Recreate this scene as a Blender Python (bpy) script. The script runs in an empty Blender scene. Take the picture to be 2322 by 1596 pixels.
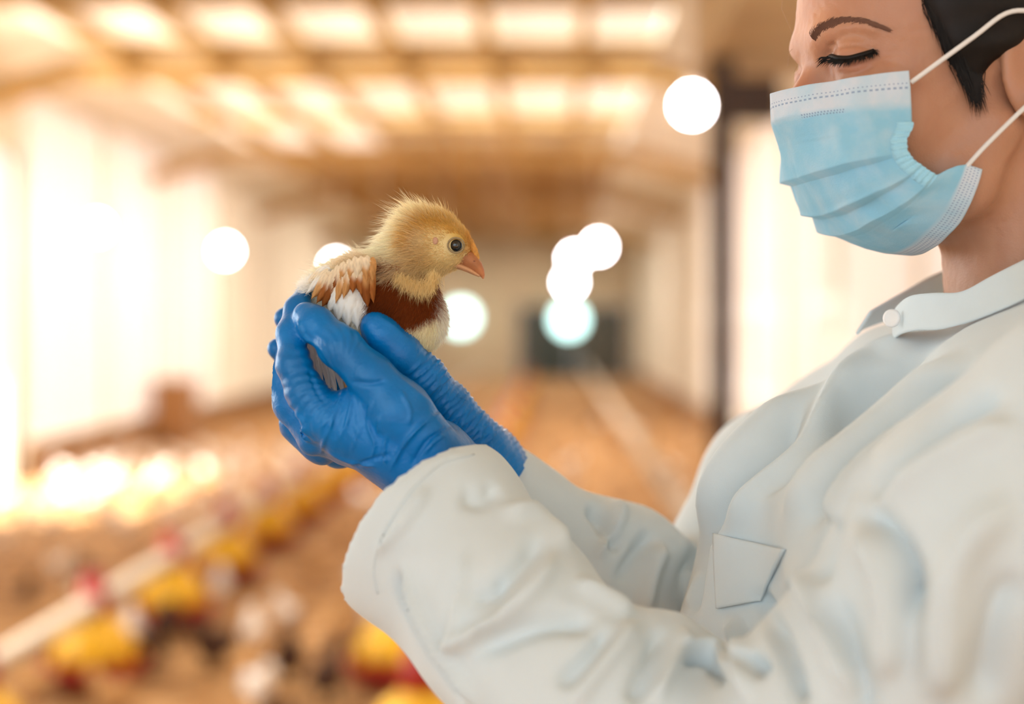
import bpy, math, random
import numpy as np
from mathutils import Vector
from mathutils.bvhtree import BVHTree

# ------------------------------------------------------------------ camera, world, lights, exposure
C = bpy.context.scene.collection
scene = bpy.context.scene
F = 3225.0; CX = 1260.0; CY = 735.0; H = 1.35           # focal length in pixels, straight-ahead pixel, camera height
cam_d = bpy.data.cameras.new('camera'); cam = bpy.data.objects.new('camera', cam_d); C.objects.link(cam)
cam.location = (0, 0, H); cam.rotation_euler = (math.pi/2, 0, 0)
cam_d.sensor_width = 36.0; cam_d.lens = F/2322*36.0
cam_d.shift_x = -(CX-1161)/2322.0; cam_d.shift_y = -(798-CY)/2322.0
cam_d.clip_start = 0.05; cam_d.clip_end = 500
cam_d.dof.use_dof = True; cam_d.dof.focus_distance = 0.865; cam_d.dof.aperture_fstop = 2.3; cam_d.dof.aperture_blades = 0
scene.camera = cam
scene.view_settings.view_transform = 'Standard'; scene.view_settings.look = 'None'
scene.view_settings.exposure = 0.0; scene.view_settings.gamma = 1.0; scene.view_settings.use_curve_mapping = False

world = bpy.data.worlds.new('world'); scene.world = world; world.use_nodes = True
wb = world.node_tree.nodes['Background']; wb.inputs[0].default_value = (1.0, 0.97, 0.95, 1); wb.inputs[1].default_value = 1.0

def area(name, loc, direction, sx, sy, energy, col):
    l = bpy.data.lights.new(name, 'AREA'); l.shape = 'RECTANGLE'; l.size = sx; l.size_y = sy; l.energy = energy; l.color = col
    o = bpy.data.objects.new(name, l); C.objects.link(o); o.location = loc
    o.rotation_euler = Vector(direction).to_track_quat('-Z', 'Y').to_euler()
    return o
sl = bpy.data.lights.new('sun', 'SUN'); sl.energy = 20.0; sl.angle = math.radians(1.0); sl.color = (1.0, 0.95, 0.90)
sun = bpy.data.objects.new('sun', sl); C.objects.link(sun); sun.rotation_euler = Vector((0.60, 0.28, -0.95)).to_track_quat('-Z', 'Y').to_euler()
# open gable behind the camera: cool daylight on the near side of everything
area('gable_daylight', (-1.6, -2.4, 2.1), (0.35, 1, -0.15), 3.6, 2.4, 50, (0.70, 0.89, 1.0))
# open side door, left, and the windows of the bay where she stands
area('side_door_daylight', (-4.4, 10.2, 1.5), (1, -0.25, -0.12), 3.0, 2.6, 55, (1.0, 0.96, 0.93))
area('side_window_daylight', (-4.4, 3.2, 1.9), (1, -0.45, -0.10), 4.2, 1.6, 115, (0.86, 0.96, 1.0))
area('added_roof_light', (-1.6, 4.4, 3.30), (0.15, -0.55, -1), 3.6, 3.0, 80, (1.0, 0.97, 0.93))  # unseen light added overhead to rim the chick and hands from behind
for i, yy in enumerate((13.5, 19.0, 26.0, 32.0)):
    area('added_roof_light', (-1.3, yy, 3.28), (0, 0, -1), 4.2, 2.6, 128, (1.0, 0.94, 0.82))  # added fill under the ceiling, brightening the far walls

# ------------------------------------------------------------------ helpers
rng = np.random.default_rng(7); random.seed(7)
def P(px, py, Y):
    return np.array([(px-CX)/F*Y, Y, H+(CY-py)/F*Y])
def R(rp, Y): return rp*Y/F
def proj(v):
    return np.stack([CX+F*v[:, 0]/v[:, 1], CY-F*(v[:, 2]-H)/v[:, 1]], 1)

def mat(name, col, rough=0.6, metal=0.0, noise=0.0, nscale=20, bump=0.0, bscale=60, emit=None, estr=0.0, sss=0.0, trans=0.0, col2=None, coat=0.0, spec=0.5, sheen=0.0):
    m = bpy.data.materials.new(name); m.use_nodes = True; nt = m.node_tree; n = nt.nodes; b = n['Principled BSDF']
    b.inputs['Base Color'].default_value = (*col, 1); b.inputs['Roughness'].default_value = rough; b.inputs['Metallic'].default_value = metal
    b.inputs['Specular IOR Level'].default_value = spec
    if coat: b.inputs['Coat Weight'].default_value = coat; b.inputs['Coat Roughness'].default_value = 0.15
    if sheen: b.inputs['Sheen Weight'].default_value = sheen
    tc = n.new('ShaderNodeTexCoord')
    if noise or col2:
        t = n.new('ShaderNodeTexNoise'); t.inputs['Scale'].default_value = nscale; t.inputs['Detail'].default_value = 5
        nt.links.new(tc.outputs['Object'], t.inputs['Vector'])
        r = n.new('ShaderNodeValToRGB'); c2 = col2 or tuple(max(0, c*(1-noise)) for c in col)
        r.color_ramp.elements[0].position = 0.35; r.color_ramp.elements[0].color = (*c2, 1)
        r.color_ramp.elements[1].position = 0.65; r.color_ramp.elements[1].color = (*col, 1)
        nt.links.new(t.outputs['Fac'], r.inputs['Fac']); nt.links.new(r.outputs['Color'], b.inputs['Base Color'])
    if bump:
        t2 = n.new('ShaderNodeTexNoise'); t2.inputs['Scale'].default_value = bscale; t2.inputs['Detail'].default_value = 4
        nt.links.new(tc.outputs['Object'], t2.inputs['Vector'])
        bp = n.new('ShaderNodeBump'); bp.inputs['Strength'].default_value = bump; bp.inputs['Distance'].default_value = 0.004
        nt.links.new(t2.outputs['Fac'], bp.inputs['Height']); nt.links.new(bp.outputs['Normal'], b.inputs['Normal'])
    if emit: b.inputs['Emission Color'].default_value = (*emit, 1); b.inputs['Emission Strength'].default_value = estr
    if sss:
        b.inputs['Subsurface Weight'].default_value = sss; b.inputs['Subsurface Radius'].default_value = (1.0, 0.35, 0.2); b.inputs['Subsurface Scale'].default_value = 0.008
    if trans:
        tr = n.new('ShaderNodeBsdfTranslucent'); tr.inputs['Color'].default_value = (*col, 1)
        mx = n.new('ShaderNodeMixShader'); mx.inputs['Fac'].default_value = trans
        nt.links.new(b.outputs[0], mx.inputs[1]); nt.links.new(tr.outputs[0], mx.inputs[2]); nt.links.new(mx.outputs[0], n['Material Output'].inputs['Surface'])
    return m

def mesh_np(name, V, Fq, m, parent=None, smooth=True, mats=None, midx=None):
    """V (n,3) array, Fq (k,3) or (k,4) int array -> linked mesh object"""
    me = bpy.data.meshes.new(name); V = np.asarray(V, np.float32); Fq = np.asarray(Fq, np.int32); k = Fq.shape[1]
    me.vertices.add(len(V)); me.vertices.foreach_set('co', V.ravel())
    me.loops.add(Fq.size); me.loops.foreach_set('vertex_index', Fq.ravel())
    me.polygons.add(len(Fq)); me.polygons.foreach_set('loop_start', np.arange(0, Fq.size, k, dtype=np.int32))
    me.update(calc_edges=True); me.validate()
    if smooth: me.polygons.foreach_set('use_smooth', np.ones(len(me.polygons), bool))
    for mm in (mats or [m]): me.materials.append(mm)
    if midx is not None: me.polygons.foreach_set('material_index', np.asarray(midx, np.int32))
    o = bpy.data.objects.new(name, me); C.objects.link(o)
    if parent is not None: set_parent(o, parent)
    return o
def world_loc(o):
    v = Vector(o.location)
    while o.parent: o = o.parent; v = v + Vector(o.location)
    return v
def set_parent(o, parent):       # mesh data in world coordinates under an unrotated parent
    o.parent = parent; o.location = -world_loc(parent)
def color_attr(o, cols, name='tint'):
    a = o.data.color_attributes.new(name, 'FLOAT_COLOR', 'POINT')
    buf = np.ones((len(o.data.vertices), 4), np.float32); buf[:, :3] = cols; a.data.foreach_set('color', buf.ravel())
def attr_mat(name, rough, trans=0.0, sss=0.0, attr='tint', bump=0, bscale=100, spec=0.3):
    m = mat(name, (1, 1, 1), rough, bump=bump, bscale=bscale, sss=sss, spec=spec); nt = m.node_tree; n = nt.nodes
    at = n.new('ShaderNodeAttribute'); at.attribute_name = attr; b = n['Principled BSDF']
    nt.links.new(at.outputs['Color'], b.inputs['Base Color'])
    if trans:
        tr = n.new('ShaderNodeBsdfTranslucent'); nt.links.new(at.outputs['Color'], tr.inputs['Color'])
        mx = n.new('ShaderNodeMixShader'); mx.inputs['Fac'].default_value = trans
        nt.links.new(b.outputs[0], mx.inputs[1]); nt.links.new(tr.outputs[0], mx.inputs[2]); nt.links.new(mx.outputs[0], n['Material Output'].inputs['Surface'])
    return m
def thing(name, label, cat, loc, group=None):
    o = bpy.data.objects.new(name, None); C.objects.link(o); o.location = loc; o.empty_display_size = 0.1
    tag(o, label, cat, group); return o
def tag(o, label=None, cat=None, group=None, kind=None):
    if label: o['label'] = label
    if cat: o['category'] = cat
    if group: o['group'] = group
    if kind: o['kind'] = kind
    return o

class MB:                         # collects simple shapes into one mesh
    def __init__(s): s.v = []; s.f = []
    def box(s, x0, x1, y0, y1, z0, z1):
        b = len(s.v); s.v += [(x, y, z) for z in (z0, z1) for y in (y0, y1) for x in (x0, x1)]
        s.f += [tuple(b+i for i in q) for q in ((0, 2, 3, 1), (4, 5, 7, 6), (0, 1, 5, 4), (2, 6, 7, 3), (0, 4, 6, 2), (1, 3, 7, 5))]; return s
    def bar(s, p, q, w, h):
        p = Vector(p); q = Vector(q); d = (q-p).normalized(); up = Vector((0, 0, 1)) if abs(d.z) < .95 else Vector((0, 1, 0))
        a = d.cross(up).normalized()*w/2; c = a.cross(d).normalized()*h/2; b = len(s.v)
        s.v += [tuple(e+i*a+j*c) for e in (p, q) for i, j in ((-1, -1), (1, -1), (1, 1), (-1, 1))]
        s.f += [tuple(b+i for i in r) for r in ((0, 1, 2, 3), (7, 6, 5, 4), (0, 4, 5, 1), (1, 5, 6, 2), (2, 6, 7, 3), (3, 7, 4, 0))]; return s
    def lathe(s, prof, c=(0, 0, 0), n=24, cap=True):
        b = len(s.v)
        for r, z in prof:
            for i in range(n):
                a = 2*math.pi*i/n; s.v.append((c[0]+r*math.cos(a), c[1]+r*math.sin(a), c[2]+z))
        for j in range(len(prof)-1):
            for i in range(n): s.f.append((b+j*n+i, b+j*n+(i+1) % n, b+(j+1)*n+(i+1) % n, b+(j+1)*n+i))
        if cap: s.f.append(tuple(b+i for i in range(n))[::-1]); s.f.append(tuple(b+(len(prof)-1)*n+i for i in range(n)))
        return s
    def tube(s, pts, r, n=10):
        pts = [Vector(p) for p in pts]; b = len(s.v)
        for k, p in enumerate(pts):
            d = (pts[min(k+1, len(pts)-1)]-pts[max(k-1, 0)]).normalized(); up = Vector((0, 0, 1)) if abs(d.z) < .9 else Vector((0, 1, 0))
            a = d.cross(up).normalized(); c = a.cross(d).normalized(); rr = r[k] if isinstance(r, (list, tuple)) else r
            for i in range(n):
                t = 2*math.pi*i/n; s.v.append(tuple(p+a*rr*math.cos(t)+c*rr*math.sin(t)))
        for j in range(len(pts)-1):
            for i in range(n): s.f.append((b+j*n+i, b+j*n+(i+1) % n, b+(j+1)*n+(i+1) % n, b+(j+1)*n+i))
        s.f.append(tuple(b+i for i in range(n))[::-1]); s.f.append(tuple(b+(len(pts)-1)*n+i for i in range(n))); return s
    def build(s, name, m, parent=None, smooth=False, local=True):
        me = bpy.data.meshes.new(name); me.from_pydata(s.v, [], s.f); me.validate(); me.materials.append(m)
        if smooth: me.shade_smooth()
        o = bpy.data.objects.new(name, me); C.objects.link(o)
        if parent is not None:
            o.parent = parent
            if not local: o.location = -world_loc(parent)
        return o
def structure(o): o['kind'] = 'structure'; return o
def copy_tree(o, parent=None):
    kids = [c for c in o.children]
    c = o.copy(); C.objects.link(c); c.parent = parent
    for k in kids: copy_tree(k, c)
    return c
def bevel(o, w, seg=2):
    b = o.modifiers.new('bevel', 'BEVEL'); b.width = w; b.segments = seg; return o

# ---- signed distance modelling: smooth unions on a grid, surface nets
class Grid:
    def __init__(s, lo, hi, h):
        s.lo = np.array(lo, float); s.h = h; s.n = np.ceil((np.array(hi)-s.lo)/h).astype(int)+1
        s.ax = [(s.lo[i]+np.arange(s.n[i])*h).astype(np.float32) for i in range(3)]
        s.v = np.full(tuple(s.n), 0.06, np.float32)
    def sub(s, lo, hi):
        a = np.clip(np.floor((np.array(lo)-s.lo)/s.h).astype(int), 0, s.n-1); b = np.clip(np.ceil((np.array(hi)-s.lo)/s.h).astype(int)+1, 1, s.n)
        if np.any(b <= a): return None, None
        sl = tuple(slice(a[i], b[i]) for i in range(3))
        return sl, (s.ax[0][sl[0]][:, None, None], s.ax[1][sl[1]][None, :, None], s.ax[2][sl[2]][None, None, :])
    def _mix(s, sl, d, k, op):
        a = s.v[sl]
        if op == 'add':
            if k <= 0: s.v[sl] = np.minimum(a, d); return
            h = np.clip(.5+.5*(a-d)/k, 0, 1); s.v[sl] = a+(d-a)*h-k*h*(1-h)
        else:
            d = -d
            if k <= 0: s.v[sl] = np.maximum(a, d); return
            h = np.clip(.5-.5*(a-d)/k, 0, 1); s.v[sl] = a+(d-a)*h+k*h*(1-h)
    def capsule(s, p, q, rp, rq, k=.003, op='add', m=None):
        p = np.asarray(p, float); q = np.asarray(q, float); r = max(rp, rq)+(m if m is not None else k*1.2+3*s.h)
        sl, g = s.sub(np.minimum(p, q)-r, np.maximum(p, q)+r)
        if sl is None: return
        d = q-p; L = float(d@d)+1e-12
        x = g[0]-np.float32(p[0]); y = g[1]-np.float32(p[1]); z = g[2]-np.float32(p[2])
        t = np.clip((x*np.float32(d[0])+y*np.float32(d[1])+z*np.float32(d[2]))/np.float32(L), 0, 1)
        dd = np.sqrt((x-t*np.float32(d[0]))**2+(y-t*np.float32(d[1]))**2+(z-t*np.float32(d[2]))**2)-(np.float32(rp)+t*np.float32(rq-rp))
        s._mix(sl, dd, k, op)
    def chain(s, pts, k=.003, kj=None, op='add'):
        # pts: list of (xyz, r); the chain is unioned hard inside itself, then blended
        pr = [p for p, r in pts]; rm = max(r for p, r in pts)+k*1.2+3*s.h
        sl, g = s.sub(np.min(pr, 0)-rm, np.max(pr, 0)+rm)
        if sl is None: return
        best = None
        for (p, rp), (q, rq) in zip(pts[:-1], pts[1:]):
            d = np.asarray(q)-p; L = float(d@d)+1e-12
            x = g[0]-np.float32(p[0]); y = g[1]-np.float32(p[1]); z = g[2]-np.float32(p[2])
            t = np.clip((x*np.float32(d[0])+y*np.float32(d[1])+z*np.float32(d[2]))/np.float32(L), 0, 1)
            dd = np.sqrt((x-t*np.float32(d[0]))**2+(y-t*np.float32(d[1]))**2+(z-t*np.float32(d[2]))**2)-(np.float32(rp)+t*np.float32(rq-rp))
            if best is None: best = dd
            else:
                kk = kj if kj is not None else .004; h = np.clip(.5+.5*(best-dd)/kk, 0, 1); best = best+(dd-best)*h-kk*h*(1-h)
        s._mix(sl, best, k, op)
    def ellipsoid(s, c, r, k=.005, op='add', rot=None, m=None):
        r = np.array(r, float); mm = float(max(r))+(m if m is not None else k*1.2+3*s.h)
        sl, g = s.sub(np.array(c)-mm, np.array(c)+mm)
        if sl is None: return
        x = g[0]-np.float32(c[0]); y = g[1]-np.float32(c[1]); z = g[2]-np.float32(c[2])
        if rot is not None:        # columns of rot are the ellipsoid's axes
            A = np.asarray(rot, np.float32); x, y, z = (A[0, i]*x+A[1, i]*y+A[2, i]*z for i in range(3))
        r = r.astype(np.float32)
        k0 = np.sqrt((x/r[0])**2+(y/r[1])**2+(z/r[2])**2); k1 = np.sqrt((x/r[0]**2)**2+(y/r[1]**2)**2+(z/r[2]**2)**2)+1e-9
        s._mix(sl, k0*(k0-1)/k1, k, op)
    def plane_cut(s, c, nrm, k=.001, lim=None):     # removes the side the normal points to
        c = np.array(c, float); nrm = np.array(nrm, float)/np.linalg.norm(nrm)
        if lim: sl, g = s.sub(c-lim, c+lim)
        else: sl, g = s.sub(s.lo, s.lo+s.n*s.h)
        d = (g[0]-np.float32(c[0]))*np.float32(nrm[0])+(g[1]-np.float32(c[1]))*np.float32(nrm[1])+(g[2]-np.float32(c[2]))*np.float32(nrm[2])
        s._mix(sl, -d, k, 'sub')
    def mesh(s):
        v = s.v; n = np.array(v.shape); ins = v < 0
        c = np.zeros(n-1, np.int8)
        for i in (0, 1):
            for j in (0, 1):
                for k in (0, 1): c += ins[i:n[0]-1+i, j:n[1]-1+j, k:n[2]-1+k]
        act = (c > 0) & (c < 8); I = np.argwhere(act); idx = np.full(n-1, -1, np.int32); idx[act] = np.arange(len(I))
        cor = {}
        for i in (0, 1):
            for j in (0, 1):
                for k in (0, 1): cor[i, j, k] = v[I[:, 0]+i, I[:, 1]+j, I[:, 2]+k]
        acc = np.zeros((len(I), 3)); cnt = np.zeros(len(I))
        for a in range(3):
            for p in (0, 1):
                for q in (0, 1):
                    e0 = [0, 0, 0]; o = [x for x in range(3) if x != a]; e0[o[0]] = p; e0[o[1]] = q; e1 = list(e0); e1[a] = 1
                    f0 = cor[tuple(e0)]; f1 = cor[tuple(e1)]; m = (f0 < 0) != (f1 < 0)
                    t = np.where(m, f0/np.where(m, f0-f1, 1), 0); pt = np.zeros((len(I), 3)); pt[:] = e0; pt[:, a] = t
                    acc[m] += pt[m]; cnt[m] += 1
        V = s.lo+(I+acc/cnt[:, None])*s.h
        quads = []
        for a in range(3):
            o = [x for x in range(3) if x != a]
            s0 = [slice(None)]*3; s1 = [slice(None)]*3; s0[a] = slice(0, -1); s1[a] = slice(1, None)
            A = ins[tuple(s0)]; B = ins[tuple(s1)]; E = np.argwhere(A != B)
            m = (E[:, o[0]] > 0) & (E[:, o[1]] > 0) & (E[:, o[0]] < n[o[0]]-1) & (E[:, o[1]] < n[o[1]]-1); E = E[m]
            fl = A[E[:, 0], E[:, 1], E[:, 2]]
            def g(d0, d1):
                Q = E.copy(); Q[:, o[0]] -= d0; Q[:, o[1]] -= d1; return idx[Q[:, 0], Q[:, 1], Q[:, 2]]
            q = np.stack([g(1, 1), g(0, 1), g(0, 0), g(1, 0)], 1)
            flip = fl if a != 1 else ~fl
            q[~flip] = q[~flip][:, ::-1]; quads.append(q)
        return V, np.concatenate(quads)
def vnormals(V, Q):
    n = np.cross(V[Q[:, 2]]-V[Q[:, 0]], V[Q[:, 3 if Q.shape[1] == 4 else 1]]-V[Q[:, 1 if Q.shape[1] == 4 else 0]])
    N = np.zeros_like(V)
    for i in range(Q.shape[1]):
        for a in range(3): N[:, a] += np.bincount(Q[:, i], n[:, a], len(V))
    return N/(np.linalg.norm(N, axis=1, keepdims=True)+1e-12)
def relax(V, Q, it=2, f=.5):
    for _ in range(it):
        S = np.zeros_like(V); W = np.zeros(len(V))
        for i in range(4):
            a = Q[:, i]; b = Q[:, (i+1) % 4]
            for x in range(3): S[:, x] += np.bincount(a, V[b, x], len(V))+np.bincount(b, V[a, x], len(V))
            W += np.bincount(a, minlength=len(V))+np.bincount(b, minlength=len(V))
        V = V+f*(S/np.maximum(W, 1)[:, None]-V)
    return V
def waves(p, scale, seed, n=20, stretch=None):
    r = np.random.default_rng(seed); out = np.zeros(len(p)); q = p if stretch is None else p@np.asarray(stretch)
    for i in range(n):
        d = r.normal(size=3); d /= np.linalg.norm(d); out += np.sin((q@d)*scale*r.uniform(.5, 1.6)+r.uniform(0, 6.28))
    return out/math.sqrt(n/2)
def polydist(pts, line):
    line = np.asarray(line, float); best = np.full(len(pts), 1e9); sg = np.zeros(len(pts)); tt = np.zeros(len(pts))
    seg = np.linalg.norm(np.diff(line, axis=0), axis=1); cum = np.concatenate([[0], np.cumsum(seg)])
    for i in range(len(line)-1):
        a = line[i]; d = line[i+1]-a; w = pts-a; t = np.clip(w@d/(d@d), 0, 1); e = w-t[:, None]*d; dist = np.hypot(e[:, 0], e[:, 1])
        m = dist < best; best[m] = dist[m]; sg[m] = np.sign(d[0]*w[m, 1]-d[1]*w[m, 0]); tt[m] = (cum[i]+t[m]*seg[i])/cum[-1]
    return best*np.where(sg == 0, 1, sg), tt
def smoothline(pts, n=6):
    pts = [np.array(p, float) for p in pts]; q = [2*pts[0]-pts[1]]+pts+[2*pts[-1]-pts[-2]]; out = []
    for i in range(1, len(q)-2):
        for k in range(n):
            t = k/n; out.append(.5*((2*q[i])+(-q[i-1]+q[i+1])*t+(2*q[i-1]-5*q[i]+4*q[i+1]-q[i+2])*t*t+(-q[i-1]+3*q[i]-3*q[i+1]+q[i+2])*t**3))
    out.append(q[-2]); return np.array(out)
def fold(V, N, lines, face=True, pj=None):
    """lines: (polyline px, w_left px, w_right px, amp m[, ymin, ymax]); raises folds in the cloth or skin"""
    pj = proj(V) if pj is None else pj
    out = np.zeros(len(V)); view = np.array([0, 0, H])-V; view /= np.linalg.norm(view, axis=1, keepdims=True)
    fc = np.clip((N*view).sum(1)*2.5+.15, 0, 1) if face else 1.0
    for l in lines:
        ln = smoothline(l[0]); lo = ln.min(0)-4*max(l[1], l[2]); hi = ln.max(0)+4*max(l[1], l[2])
        m = (pj[:, 0] > lo[0]) & (pj[:, 0] < hi[0]) & (pj[:, 1] > lo[1]) & (pj[:, 1] < hi[1])
        if len(l) > 4: m &= (V[:, 1] > l[4]) & (V[:, 1] < l[5])
        if not m.any(): continue
        d, t = polydist(pj[m], ln); w = np.where(d < 0, l[1], l[2]); fade = np.clip(np.minimum(t, 1-t)/.22, 0, 1); fade = fade*fade*(3-2*fade)
        end = np.exp(-(np.abs(d)/w)**2)
        out[m] += l[3]*end*fade
    return V+N*(out*fc)[:, None]

# ------------------------------------------------------------------ materials
M = {}
M['litter'] = None
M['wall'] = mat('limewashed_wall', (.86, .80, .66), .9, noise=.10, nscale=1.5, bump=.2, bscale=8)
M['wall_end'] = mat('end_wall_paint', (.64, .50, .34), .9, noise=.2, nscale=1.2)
M['timber'] = mat('golden_timber', (.62, .40, .14), .7, noise=.3, nscale=6)
M['timber_dark'] = mat('dark_timber', (.54, .32, .10), .75, noise=.3, nscale=4)
M['ceiling'] = mat('ceiling_board', (.80, .65, .40), .85, noise=.2, nscale=1.3)
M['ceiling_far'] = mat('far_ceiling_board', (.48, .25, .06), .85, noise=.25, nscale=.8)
M['column'] = mat('dark_steel', (.055, .03, .02), .6, noise=.3, nscale=6)
M['door'] = mat('slate_door', (.045, .055, .05), .6, noise=.3, nscale=3)
M['skylight_and_flare'] = mat('skylight_and_flare_sheet', (.9, .85, .75), .5, emit=(1.0, .90, .76), estr=.72)
M['curtain'] = mat('backlit_flare_curtain', (.9, .86, .8), .8, emit=(1.0, .86, .87), estr=.28)
M['plywood'] = mat('plywood', (.50, .33, .15), .7, noise=.2, nscale=3)
M['bulb'] = mat('bulb_glass', (1, 1, 1), .4, emit=(1.0, .93, .96), estr=45)
M['fanlight'] = mat('round_lamp_glass', (1, 1, 1), .4, emit=(.55, 1.0, .98), estr=4.5)
M['cord'] = mat('lamp_cord', (.5, .4, .3), .6)
M['yellow'] = mat('yellow_plastic', (.90, .50, .01), .35, noise=.1)
M['red'] = mat('red_plastic', (.42, .015, .01), .35, noise=.2)
M['pipe'] = mat('galvanised_pipe', (.72, .62, .48), .45, metal=.2, noise=.1)
M['crate'] = mat('brown_board', (.42, .2, .07), .8, noise=.3, nscale=5)
M['skin'] = None
M['glove'] = mat('blue_nitrile', (.0, .175, .52), .30, noise=.22, nscale=30, bump=.12, bscale=420, spec=.32)
M['coat'] = mat('white_cotton', (.63, .70, .73), .85, noise=.03, nscale=40, bump=.06, bscale=900, sheen=.1, spec=.2)
M['trousers'] = mat('grey_trousers', (.12, .12, .13), .8)
M['shoe'] = mat('white_rubber', (.6, .6, .6), .5)
M['hair'] = mat('dark_brown_hair', (.009, .005, .004), .55, noise=.5, nscale=60, spec=.25)
M['elastic'] = mat('white_elastic', (.75, .72, .70), .8)
M['beak'] = mat('horn_beak', (.52, .19, .07), .4, noise=.3, nscale=120, sss=.2)
M['beakdark'] = mat('beak_ridge', (.75, .34, .06), .5, noise=.35, nscale=260, bump=.5, bscale=500)
M['black'] = mat('black_eye', (.004, .005, .006), .06, spec=.8)
M['eye_ring'] = mat('eyelid_ring', (.30, .21, .10), .6, noise=.2, nscale=300)
M['button'] = mat('white_button', (.85, .82, .80), .3)

def floor_mat():
    m = bpy.data.materials.new('litter'); m.use_nodes = True; nt = m.node_tree; n = nt.nodes; b = n['Principled BSDF']; b.inputs['Roughness'].default_value = .95
    tc = n.new('ShaderNodeTexCoord'); a = n.new('ShaderNodeTexNoise'); a.inputs['Scale'].default_value = 5.5; a.inputs['Detail'].default_value = 6; a.inputs['Roughness'].default_value = .65
    nt.links.new(tc.outputs['Object'], a.inputs['Vector']); r = n.new('ShaderNodeValToRGB'); e = r.color_ramp.elements
    e[0].position = .34; e[0].color = (.13, .050, .014, 1); e[1].position = .66; e[1].color = (.72, .46, .22, 1); x = e.new(.5); x.color = (.44, .225, .075, 1)
    nt.links.new(a.outputs['Fac'], r.inputs['Fac']); nt.links.new(r.outputs['Color'], b.inputs['Base Color'])
    bp = n.new('ShaderNodeBump'); bp.inputs['Strength'].default_value = .6; bp.inputs['Distance'].default_value = .03
    c = n.new('ShaderNodeTexNoise'); c.inputs['Scale'].default_value = 30; nt.links.new(tc.outputs['Object'], c.inputs['Vector'])
    nt.links.new(c.outputs['Fac'], bp.inputs['Height']); nt.links.new(bp.outputs['Normal'], b.inputs['Normal'])
    return m
M['litter'] = floor_mat()

# ------------------------------------------------------------------ the barn
XL, XR, YE, ZC = -4.6, 2.0, 35.0, 3.5
structure(MB().box(XL-.2, XR+.2, -3, YE+.2, -.12, 0).build('floor', M['litter']))
def wall_with_holes(name, x0, x1, holes, m, z1=3.46):
    # wall along Y with rectangular openings (y0, y1, z0, z1)
    w = MB(); ys = sorted({-3, YE}|{h[0] for h in holes}|{h[1] for h in holes})
    for a, b in zip(ys[:-1], ys[1:]):
        h = [q for q in holes if q[0] <= a and q[1] >= b]
        if h:
            if h[0][2] > 0: w.box(x0, x1, a, b, 0, h[0][2])
            w.box(x0, x1, a, b, h[0][3], z1)
        else: w.box(x0, x1, a, b, 0, z1)
    return structure(w.build(name, m))
left_holes = [(1.0, 5.6, .9, 2.7), (9.2, 12.2, 0, 2.8)]+[(y, y+2.28, .30, 3.40) for y in (12.3, 14.62, 16.94, 19.26, 21.58, 23.9, 26.22)]
right_holes = [(2.4, 5.4, 1.0, 2.6)]+[(y, y+2.28, .30, 3.25) for y in (5.6, 7.92, 10.24, 12.56, 14.88, 17.2)]
wl = wall_with_holes('wall_left', XL-.14, XL, left_holes, M['wall'])
wr = wall_with_holes('wall_right', XR, XR+.14, right_holes, M['wall'])
M['wall_glow'] = mat('added_wall_glow', (.84, .76, .62), .8, emit=(1.0, .84, .64), estr=.16)  # dim glowing panels added to brighten the plain far left wall
def window(i, x, sx, h):
    r = structure(thing('window_%d' % i, None, None, (x, h[0], 0)))
    y1 = h[1]-h[0]; f = MB(); t = .03
    for a, b, c, d in ((0, y1, h[2], h[2]+t), (0, y1, h[3]-t, h[3]), (0, t, h[2], h[3]), (y1-t, y1, h[2], h[3])): f.box(-.05, .05, a, b, c, d)
    f.build('window_frame', M['wall'], r)
    n = 3
    for k in range(n):
        a = t+(y1-2*t)*k/n; b = t+(y1-2*t)*(k+1)/n
        MB().box(-.012, .012, a+.015, b-.015, h[2]+t, h[3]-t).build('curtain_glow_panel', M['wall_glow' if sx > 0 and h[0] > 19 else 'curtain'], r)
    s = MB().box(min(0, .1*sx), max(0, .1*sx), -.05, y1+.05, h[2]-.05, h[2]).build('window_sill', M['wall'], r)
k = 1
for h in left_holes[2:]: window(k, XL-.05, 1, h); k += 1  # left curtains also stand for veiling flare; farther windows added to brighten plain wall
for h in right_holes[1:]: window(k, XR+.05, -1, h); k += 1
# side door frame, open
dr = structure(thing('door_1', None, None, (XL-.07, 9.2, 0)))
for a, b, c, d in ((-.08, .0, 0, 2.88), (3.0, 3.08, 0, 2.88), (-.08, 3.08, 2.8, 2.88)): MB().box(.0, .08, a, b, c, d).build('door_jamb', M['wall'], dr)
structure(MB().box(-16, XL-.2, -3, YE, -.14, -.02).build('trim_1', mat('concrete_yard', (.75, .70, .62), .9, noise=.1, nscale=2)))
# end wall with the double door
ex0, ex1 = -.98, 1.84
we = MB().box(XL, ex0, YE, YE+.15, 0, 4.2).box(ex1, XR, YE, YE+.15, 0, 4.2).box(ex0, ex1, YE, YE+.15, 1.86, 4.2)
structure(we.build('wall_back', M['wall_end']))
d2 = structure(thing('door_2', None, None, ((ex0+ex1)/2, YE, 0)))
for s in (-1, 1):
    lf = bevel(MB().box(min(0, s*1.38)+.01, max(0, s*1.38)-.01, 0, .06, .01, 1.82).build('door_leaf', M['door'], d2), .01)
    MB().box(s*.12-.02, s*.12+.02, -.05, 0, .85, 1.05).build('door_handle', M['pipe'], lf)
for a, b, c, d in ((-1.45, -1.39, 0, 1.92), (1.39, 1.45, 0, 1.92), (-1.45, 1.45, 1.84, 1.92)): MB().box(a, b, -.05, .1, c, d).build('door_frame', M['timber'], d2)
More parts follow.
